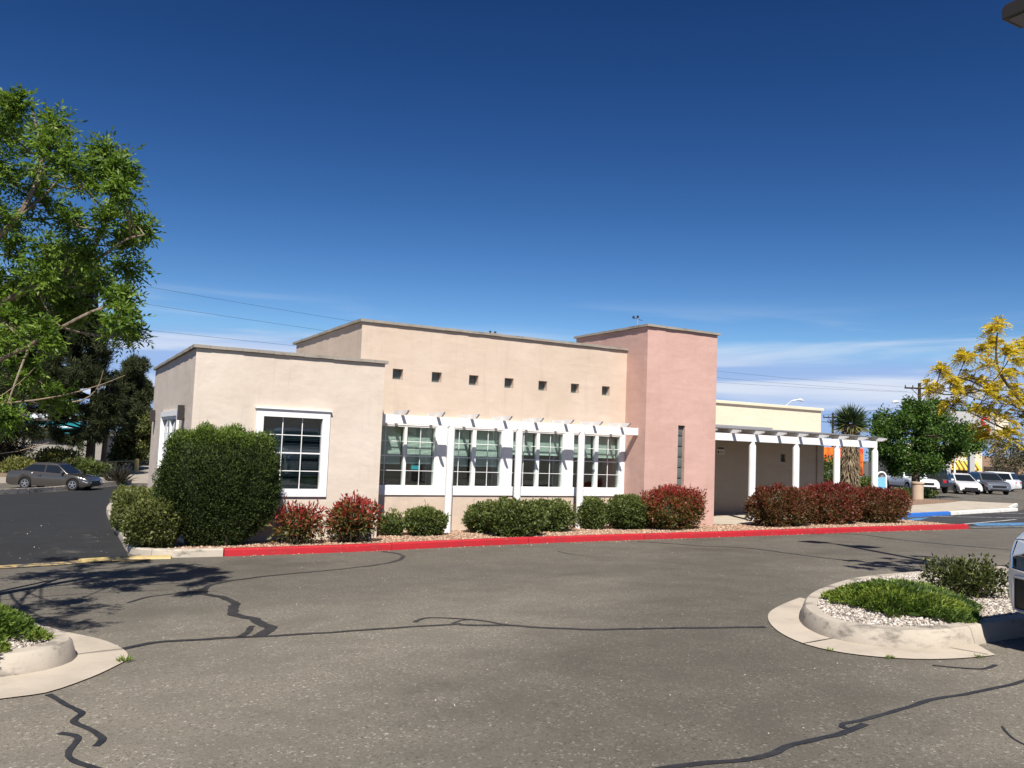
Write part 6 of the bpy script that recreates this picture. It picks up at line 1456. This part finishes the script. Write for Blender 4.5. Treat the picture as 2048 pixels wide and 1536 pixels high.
# utility poles, wires and cobra-head street lights
def pole(label, lat, depth, top_z, arms, lamp=None, group='wooden utility poles'):
    x, y = cam_pt(lat, depth); z = g(x, y)
    o = thing('utility_pole', label, 'utility pole', (x, y, z), 0, group)
    MB().tube([(x, y, z - 0.3), (x, y, top_z)], [0.19, 0.13], 9).build('pole', M_POLE, o, smooth=True)
    for az, half in arms:
        c = lambda l, h: (x + l * 0.8753, y - l * 0.4836, az + h)
        m_ = MB(); m_.tube([c(-half, 0), c(half, 0)], 0.075, 4); m_.tube([c(-half * 0.55, -0.05), c(0, -0.75)], 0.03, 4); m_.tube([c(half * 0.55, -0.05), c(0, -0.75)], 0.03, 4)
        m_.build('crossarm', M_POLE, o)
        for l in (-half * 0.95, -half * 0.45, half * 0.45, half * 0.95):
            q = c(l, 0.07); MB().lathe([(0.03, 0), (0.06, 0.05), (0.04, 0.12), (0.06, 0.16), (0.02, 0.2)], q, n=8).build('insulator', M_BRONZE, o)
    if lamp:
        lz, ll = lamp; s = -1 if ll < 0 else 1
        c = lambda l, h: (x + l * 0.8753, y - l * 0.4836, lz + h)
        MB().tube([c(0, -0.55), c(ll * 0.35, -0.02), c(ll * 0.75, 0.08), c(ll, 0.0)], 0.04, 6).build('lamp_arm', M_GALV, o)
        q = MB(); q.tube([c(ll * 0.98, -0.02), c(ll * 1.12, -0.02), c(ll * 1.30, -0.10)], [0.07, 0.16, 0.08], 8); q.build('lamp_head', mat('pale_lamp', (0.6, 0.62, 0.64), 0.4), o, smooth=True)
    return o
pole('wooden utility pole with crossarm rising behind the shade tree', 37.1, 75.0, 7.1, [(6.62, 1.35)], (5.35, -1.9))
pole('smaller wooden utility pole seen between the cream wing and the yucca', 42.9, 110.0, 6.0, [(5.35, 1.3), (4.75, 0.7)])
x, y = cam_pt(34.5, 105); z = g(x, y)
o = thing('street_light', 'cobra-head street light peeking over the cream wing parapet', 'street light', (x, y, z))
MB().tube([(x, y, z), (x, y, 5.6)], 0.10, 8).build('pole', M_GALV, o)
c = lambda l, h: (x + l * 0.8753, y - l * 0.4836, 5.6 + h)
MB().tube([c(0, -0.05), c(0.4, 0.75), c(1.2, 1.45), c(2.0, 1.62)], 0.06, 6).build('arm', M_GALV, o)
q = MB(); q.tube([c(1.9, 1.60), c(2.3, 1.60), c(2.7, 1.50)], [0.08, 0.20, 0.08], 8).build('lamp_head', MATS['pale_lamp'], o, smooth=True)
def wire(label, a, b, sag, rad):
    A_, B_ = Vector(a), Vector(b)
    pts = [A_.lerp(B_, t) - Vector((0, 0, sag * 4 * t * (1 - t))) for t in [i / 24 for i in range(25)]]
    o = MB().tube(pts, rad, 4, cap=False).build('overhead_wire', mat('wire', (0.02, 0.02, 0.022), 0.6))
    tag(o, label, 'wire', 'overhead wires')
wire('overhead wire running highest over the beige and peach roofs', (-9.25, 50.16, 9.11), (68.78, 47.35, 6.65), 1.2, 0.007)
wire('overhead wire crossing the sky left of the peach parapet', (-9.16, 50.22, 7.9), (67.61, 48.03, 6.28), 1.0, 0.007)
wire('lowest overhead wire left of the peach parapet', (-9.03, 50.31, 6.01), (69.8, 46.82, 6.24), 0.8, 0.007)
wire('overhead wire just above the cream wing, ending near the yucca', (24.86, 54.47, 6.3), (90.9, 75.4, 4.65), 0.6, 0.016)
wire('overhead wire from the pole behind the shade tree toward the yucca', (68.68, 47.53, 5.19), (73.02, 68.1, 4.57), 0.3, 0.015)
wire('lower overhead wire passing behind the yucca head', (73.73, 73.48, 4.07), (105.46, 55.8, 5.73), 0.2, 0.018)
# left street-light pole and post lantern
x, y = cam_pt(-37.5, 64.0); z = g(x, y)
o = thing('street_light', 'pale grey street-light pole behind the roof of the grey sedan', 'street light', (x, y, z))
MB().tube([(x, y, z - 0.2), (x + 0.12, y, -0.3)], [0.16, 0.12], 9).build('pole', mat('pale_galvanised', (0.42, 0.47, 0.52), 0.5, 0.4, 0.2), o, smooth=True)
MB().tube([(x + 0.12, y, -0.3), (x + 0.3, y, 4.0)], [0.12, 0.09], 9).build('pole_top', MATS['pale_galvanised'], o, smooth=True)
# yellow pipe gate
M_GATE = mat('yellow_steel', (0.62, 0.46, 0.17), 0.5)
gx0, gy0 = 6.0, 71.7; gx1, gy1 = 4.75, 76.0; gx2, gy2 = 2.4, 73.5; gz = g(6, 72)
o = thing('pipe_gate', 'yellow pipe gate with a diagonal brace beyond the spiky plant', 'gate', (gx0, gy0, gz))
MB().tube([(gx0, gy0, gz - 0.1), (gx0, gy0, gz + 1.12)], 0.17, 10).build('post', M_GATE, o)
MB().tube([(gx1, gy1, gz - 0.1), (gx1, gy1, gz + 0.75)], 0.11, 10).build('post', M_GATE, o)
MB().tube([(gx0, gy0, gz + 0.95), (gx1, gy1, gz + 0.72), (gx2, gy2, gz + 0.55)], 0.055, 8).build('rail', M_GATE, o)
MB().tube([(gx0, gy0, gz + 0.9), (gx1, gy1, gz + 0.15)], 0.055, 8).build('brace', M_GATE, o)

# grey and teal shop behind the pines
x0, y0 = -6.0, 96.0
o = thing('shop_building', 'grey-walled shop with a teal and white fascia behind the pines', 'building', (1.5, 95, g(1.5, 95)))
def slab(nm, lat0, lat1, d0, d1, za, zb, m, par):
    mb = MB(); p = [cam_pt(lat0, d0), cam_pt(lat1, d0), cam_pt(lat1, d1), cam_pt(lat0, d1)]
    mb.add([(a_, b_, za) for a_, b_ in p] + [(a_, b_, zb) for a_, b_ in p], [(0, 1, 2, 3), (4, 5, 6, 7), (0, 1, 5, 4), (1, 2, 6, 5), (2, 3, 7, 6), (3, 0, 4, 7)])
    return mb.build(nm, m, par)
slab('wall', -50, -39.8, 82, 92, -4, -0.55, stucco('stucco_grey', (0.30, 0.28, 0.25), (0.9, 0.9, 0.9), 0.2), o)
slab('base_band', -50, -39.75, 81.9, 81.99, -4, -3.0, mat('dark_band', (0.09, 0.08, 0.07), 0.9), o)
M_TEAL = mat('teal_fascia', (0.015, 0.23, 0.27), 0.5); M_FW = mat('white_fascia', (0.70, 0.74, 0.80), 0.5)
slab('fascia_lower', -47.2, -42.0, 81.0, 82.0, -0.54, 0.02, M_TEAL, o); slab('fascia_stripe', -47.2, -42.0, 80.95, 82.0, 0.025, 0.16, M_FW, o)
slab('fascia_upper', -47.2, -42.0, 81.0, 82.0, 0.165, 0.62, M_TEAL, o); slab('fascia_top', -47.2, -42.0, 80.95, 82.0, 0.625, 1.3, M_FW, o)
o = thing('tan_building', 'tan stucco building glimpsed through the pine boughs at the left edge', 'building', (-9, 92, g(-9, 92)))
slab('wall', -62, -50.2, 79, 90, -4, 1.6, M_STUCCO_C, o); slab('roof_edge', -62.2, -50.0, 78.8, 90, 1.6, 1.9, M_CAP, o)

# orange box truck
x, y = cam_pt(28.0, 74); rzt = heading(-0.8753, 0.4836)
tk = thing('box_truck', 'box truck with an orange illustrated side seen past the porch columns', 'truck', (x, y, g(x, y)), rzt)
LB = 6.2
MB().box(-LB / 2, LB / 2, -1.2, 1.2, 0.95, 3.35).build('box', mat('orange_panel', (0.72, 0.15, 0.02), 0.5, build=lambda nt, b: nt.links.new(mixc(nt, mrange(nt, noise(nt, pos(nt), 1.1, 3), 0.4, 0.65), (0.75, 0.20, 0.02), (0.62, 0.06, 0.02)), b.inputs['Base Color'])), tk, local=True, bevel=0.04)
MB().box(-LB / 2, LB / 2, -1.21, 1.21, 0.86, 0.945).build('box_rail', M_GALV, tk, local=True)
MB().box(-LB / 2 + 0.2, LB / 2 + 2.0, -0.45, 0.45, 0.55, 0.855).build('chassis', M_PLASTIC, tk, local=True)
cabm = MB(); cabm.prism([(LB / 2 + 0.25, 0.55), (LB / 2 + 2.2, 0.55), (LB / 2 + 2.2, 1.35), (LB / 2 + 1.8, 1.5), (LB / 2 + 1.3, 2.35), (LB / 2 + 0.25, 2.4)], 'y', -1.05, 1.05); cabm.build('cab', P_WHITE, tk, local=True, bevel=0.06)
MB().prism([(LB / 2 + 1.36, 2.22), (LB / 2 + 1.82, 1.55), (LB / 2 + 1.84, 1.56), (LB / 2 + 1.38, 2.24)], 'y', -0.9, 0.9).build('windscreen', M_CARGLASS, tk, local=True)
for xx in (-LB / 2 + 1.45, LB / 2 + 1.25):
    for s in (1, -1):
        w_ = MB(); w_.lathe([(0.24, -0.14), (0.46, -0.15), (0.50, -0.10), (0.50, 0.10), (0.46, 0.15), (0.24, 0.14)], (xx, s * 0.98, 0.5), 'y', 24); wh = w_.build('wheel', M_RUB, tk, local=True, smooth=True)
        MB().lathe([(0.05, -0.05), (0.23, -0.04), (0.25, 0.0), (0.23, 0.04), (0.05, 0.05)], (xx, s * 1.08, 0.5), 'y', 20).build('rim', P_WHITE, wh, local=True, smooth=True)
# printed picture on the side that faces the road: ridge line, pale boulder, yellow ring
yo = 1.2045
def decal(nm, pts, m, d=0.0): MB().add([(px, yo + d, pz) for px, pz in pts] + [(px, yo + d + 0.003, pz) for px, pz in pts], [tuple(range(len(pts))), tuple(range(len(pts), 2 * len(pts)))]).build(nm, m, tk, local=True)
ridge = [(-LB / 2 + 0.05, 1.0)] + [(-LB / 2 + 0.05 + i * 0.25, 1.62 + 0.22 * math.sin(i * 1.3) + 0.12 * math.sin(i * 2.7)) for i in range(24)] + [(-LB / 2 + 5.8, 1.0)]
decal('printed_ridge', ridge, mat('ridge_print', (0.36, 0.07, 0.02), 0.5))
def disc(cx, cz, rx, rz, n=24): return [(cx + rx * math.cos(6.2832 * i / n), cz + rz * math.sin(6.2832 * i / n)) for i in range(n)]
decal('printed_shape', disc(-0.75, 2.0, 0.30, 0.24, 12), mat('pale_print', (0.75, 0.70, 0.66), 0.5), 0.004)
decal('printed_ring', disc(-2.25, 2.45, 0.52, 0.72), mat('dark_print', (0.05, 0.03, 0.02), 0.5), 0.004)
decal('printed_ring', disc(-2.25, 2.45, 0.46, 0.66), mat('yellow_print', (0.85, 0.62, 0.04), 0.5), 0.008)
decal('printed_ring', disc(-2.25, 2.45, 0.24, 0.42), MATS['orange_panel'], 0.012)

# far shops on the right
sh_ = thing('shop_row', 'cream shop row with a yellow striped awning behind the parked cars', 'building', (*cam_pt(52, 95), g(90, 60)))
slab('wall', 45.5, 54.2, 95, 105, -3, 2.0, M_STUCCO_C, sh_)
slab('wall', 54.3, 62, 97, 106, -3, 0.9, stucco('stucco_brown', (0.30, 0.20, 0.14), (0.9, 0.9, 0.9), 0.2), sh_)
slab('shop_window', 49.2, 53.6, 94.9, 94.99, -2.4, -0.35, mat('shop_glass', (0.05, 0.035, 0.03), 0.15, 0.5), sh_)
slab('shop_window', 55.5, 59.5, 96.9, 96.99, -2.4, -0.3, MATS['shop_glass'], sh_)
slab('door_pier', 48.6, 49.1, 94.7, 94.99, -2.6, 0.4, M_STUCCO_C, sh_)
M_AWY, M_AWD = mat('awning_yellow', (0.78, 0.52, 0.06), 0.7), mat('awning_brown', (0.16, 0.09, 0.03), 0.7)
for k in range(16):
    l0 = 49.3 + k * 0.26; p0, p1 = cam_pt(l0, 94.9), cam_pt(l0 + 0.26, 94.9); q0, q1 = cam_pt(l0, 93.9), cam_pt(l0 + 0.26, 93.9)
    MB().add([(*p0, 0.22), (*p1, 0.22), (*q1, -0.62), (*q0, -0.62), (*q1, -0.80), (*q0, -0.80)], [(0, 1, 2, 3), (3, 2, 4, 5)]).build('awning_stripe', M_AWY if k % 2 else M_AWD, sh_)
# raised illegible lettering lines over the awning
M_OL = mat('olive_letters', (0.20, 0.19, 0.04), 0.6)
for k, (l0, l1, z_, h__) in enumerate(((48.2, 52.6, 1.10, 0.16), (47.2, 53.0, 0.72, 0.26), (47.4, 50.4, 0.42, 0.12))):
    n__ = int((l1 - l0) / 0.34)
    mb = MB()
    for i in range(n__):
        a_ = l0 + i * 0.34
        p = [cam_pt(a_, 94.93), cam_pt(a_ + 0.25, 94.93), cam_pt(a_ + 0.25, 94.99), cam_pt(a_, 94.99)]
        mb.add([(u_, v_, z_) for u_, v_ in p] + [(u_, v_, z_ + h__) for u_, v_ in p], [(0, 1, 2, 3), (4, 5, 6, 7), (0, 1, 5, 4), (1, 2, 6, 5), (2, 3, 7, 6), (3, 0, 4, 7)])
    mb.build('lettering', M_OL, sh_)
# pylon sign on two square posts
py_ = thing('pylon_sign', 'grey pylon sign with red lettering on two square posts behind the trees', 'sign', (*cam_pt(40.5, 74), g(70, 45)))
M_SGREY = mat('sign_grey', (0.42, 0.41, 0.40), 0.6)
slab('sign_panel', 37.4, 43.3, 74.0, 74.5, 2.35, 4.6, M_SGREY, py_)
slab('sign_return', 43.35, 44.6, 74.0, 75.4, 2.25, 4.4, M_STUCCO_C, py_)
slab('post', 39.0, 39.45, 74.05, 74.45, -3, 2.34, M_SGREY, py_)
slab('post', 41.15, 41.6, 74.05, 74.45, -3, 2.34, M_SGREY, py_)
tc = bpy.data.curves.new('lettering', 'FONT'); tc.body = 'S'; tc.size = 2.3; tc.extrude = 0.03; tc.align_x = 'CENTER'
tmp = bpy.data.objects.new('tmp', tc); COL.objects.link(tmp)
dg = bpy.context.evaluated_depsgraph_get(); me = bpy.data.meshes.new_from_object(tmp.evaluated_get(dg)); bpy.data.objects.remove(tmp)
me.materials.clear()
lt = link('lettering', me, mat('red_letter', (0.50, 0.02, 0.025), 0.4), py_)
lt.location = Vector((*cam_pt(42.5, 73.95), 2.62)) - parent_loc(py_); lt.rotation_euler = (R(90), 0, -CAM_YAW)
x, y = cam_pt(57.0, 88)
o = thing('flag_pole', 'thin white pole standing by the street at the far right', 'pole', (x, y, g(x, y)))
MB().tube([(x, y, g(x, y)), (x, y, 4.0)], 0.10, 8).build('pole', M_WHITE, o)
x, y = cam_pt(46.2, 86)
o = thing('sign_post', 'thin white post with a small board beside the striped awning', 'sign', (x, y, g(x, y)))
MB().tube([(x, y, g(x, y)), (x, y, 2.4)], 0.11, 8).build('post', M_WHITE, o)
slab('board', 45.6, 47.4, 85.8, 85.88, 0.9, 2.0, mat('tan_board', (0.50, 0.42, 0.24), 0.6), o)
# planted verge in the far car park
for k, (lb, lat, dp, rx, h) in enumerate((('low clipped green mound beside the white pickup', 24.6, 50.5, 1.3, 0.45), ('dark shrub behind the yucca trunk', 17.3, 40.0, 0.6, 1.1), ('dark green bush left of the parked pickup', 20.4, 52.0, 1.6, 2.2), ('low strip of green at the right edge beyond the slate SUV', 52.5, 68.0, 2.6, 0.4))):
    x, y = cam_pt(lat, dp)
    shrub('plaza_shrub', lb, base_of(x, y), (rx, rx * 0.7, h), L_GREEN, 2600, 0.17, 0.09, 2.4, 0.10, 0.3, t_green(0.45), 140 + k, 'shrubs about the plaza', stems=3)
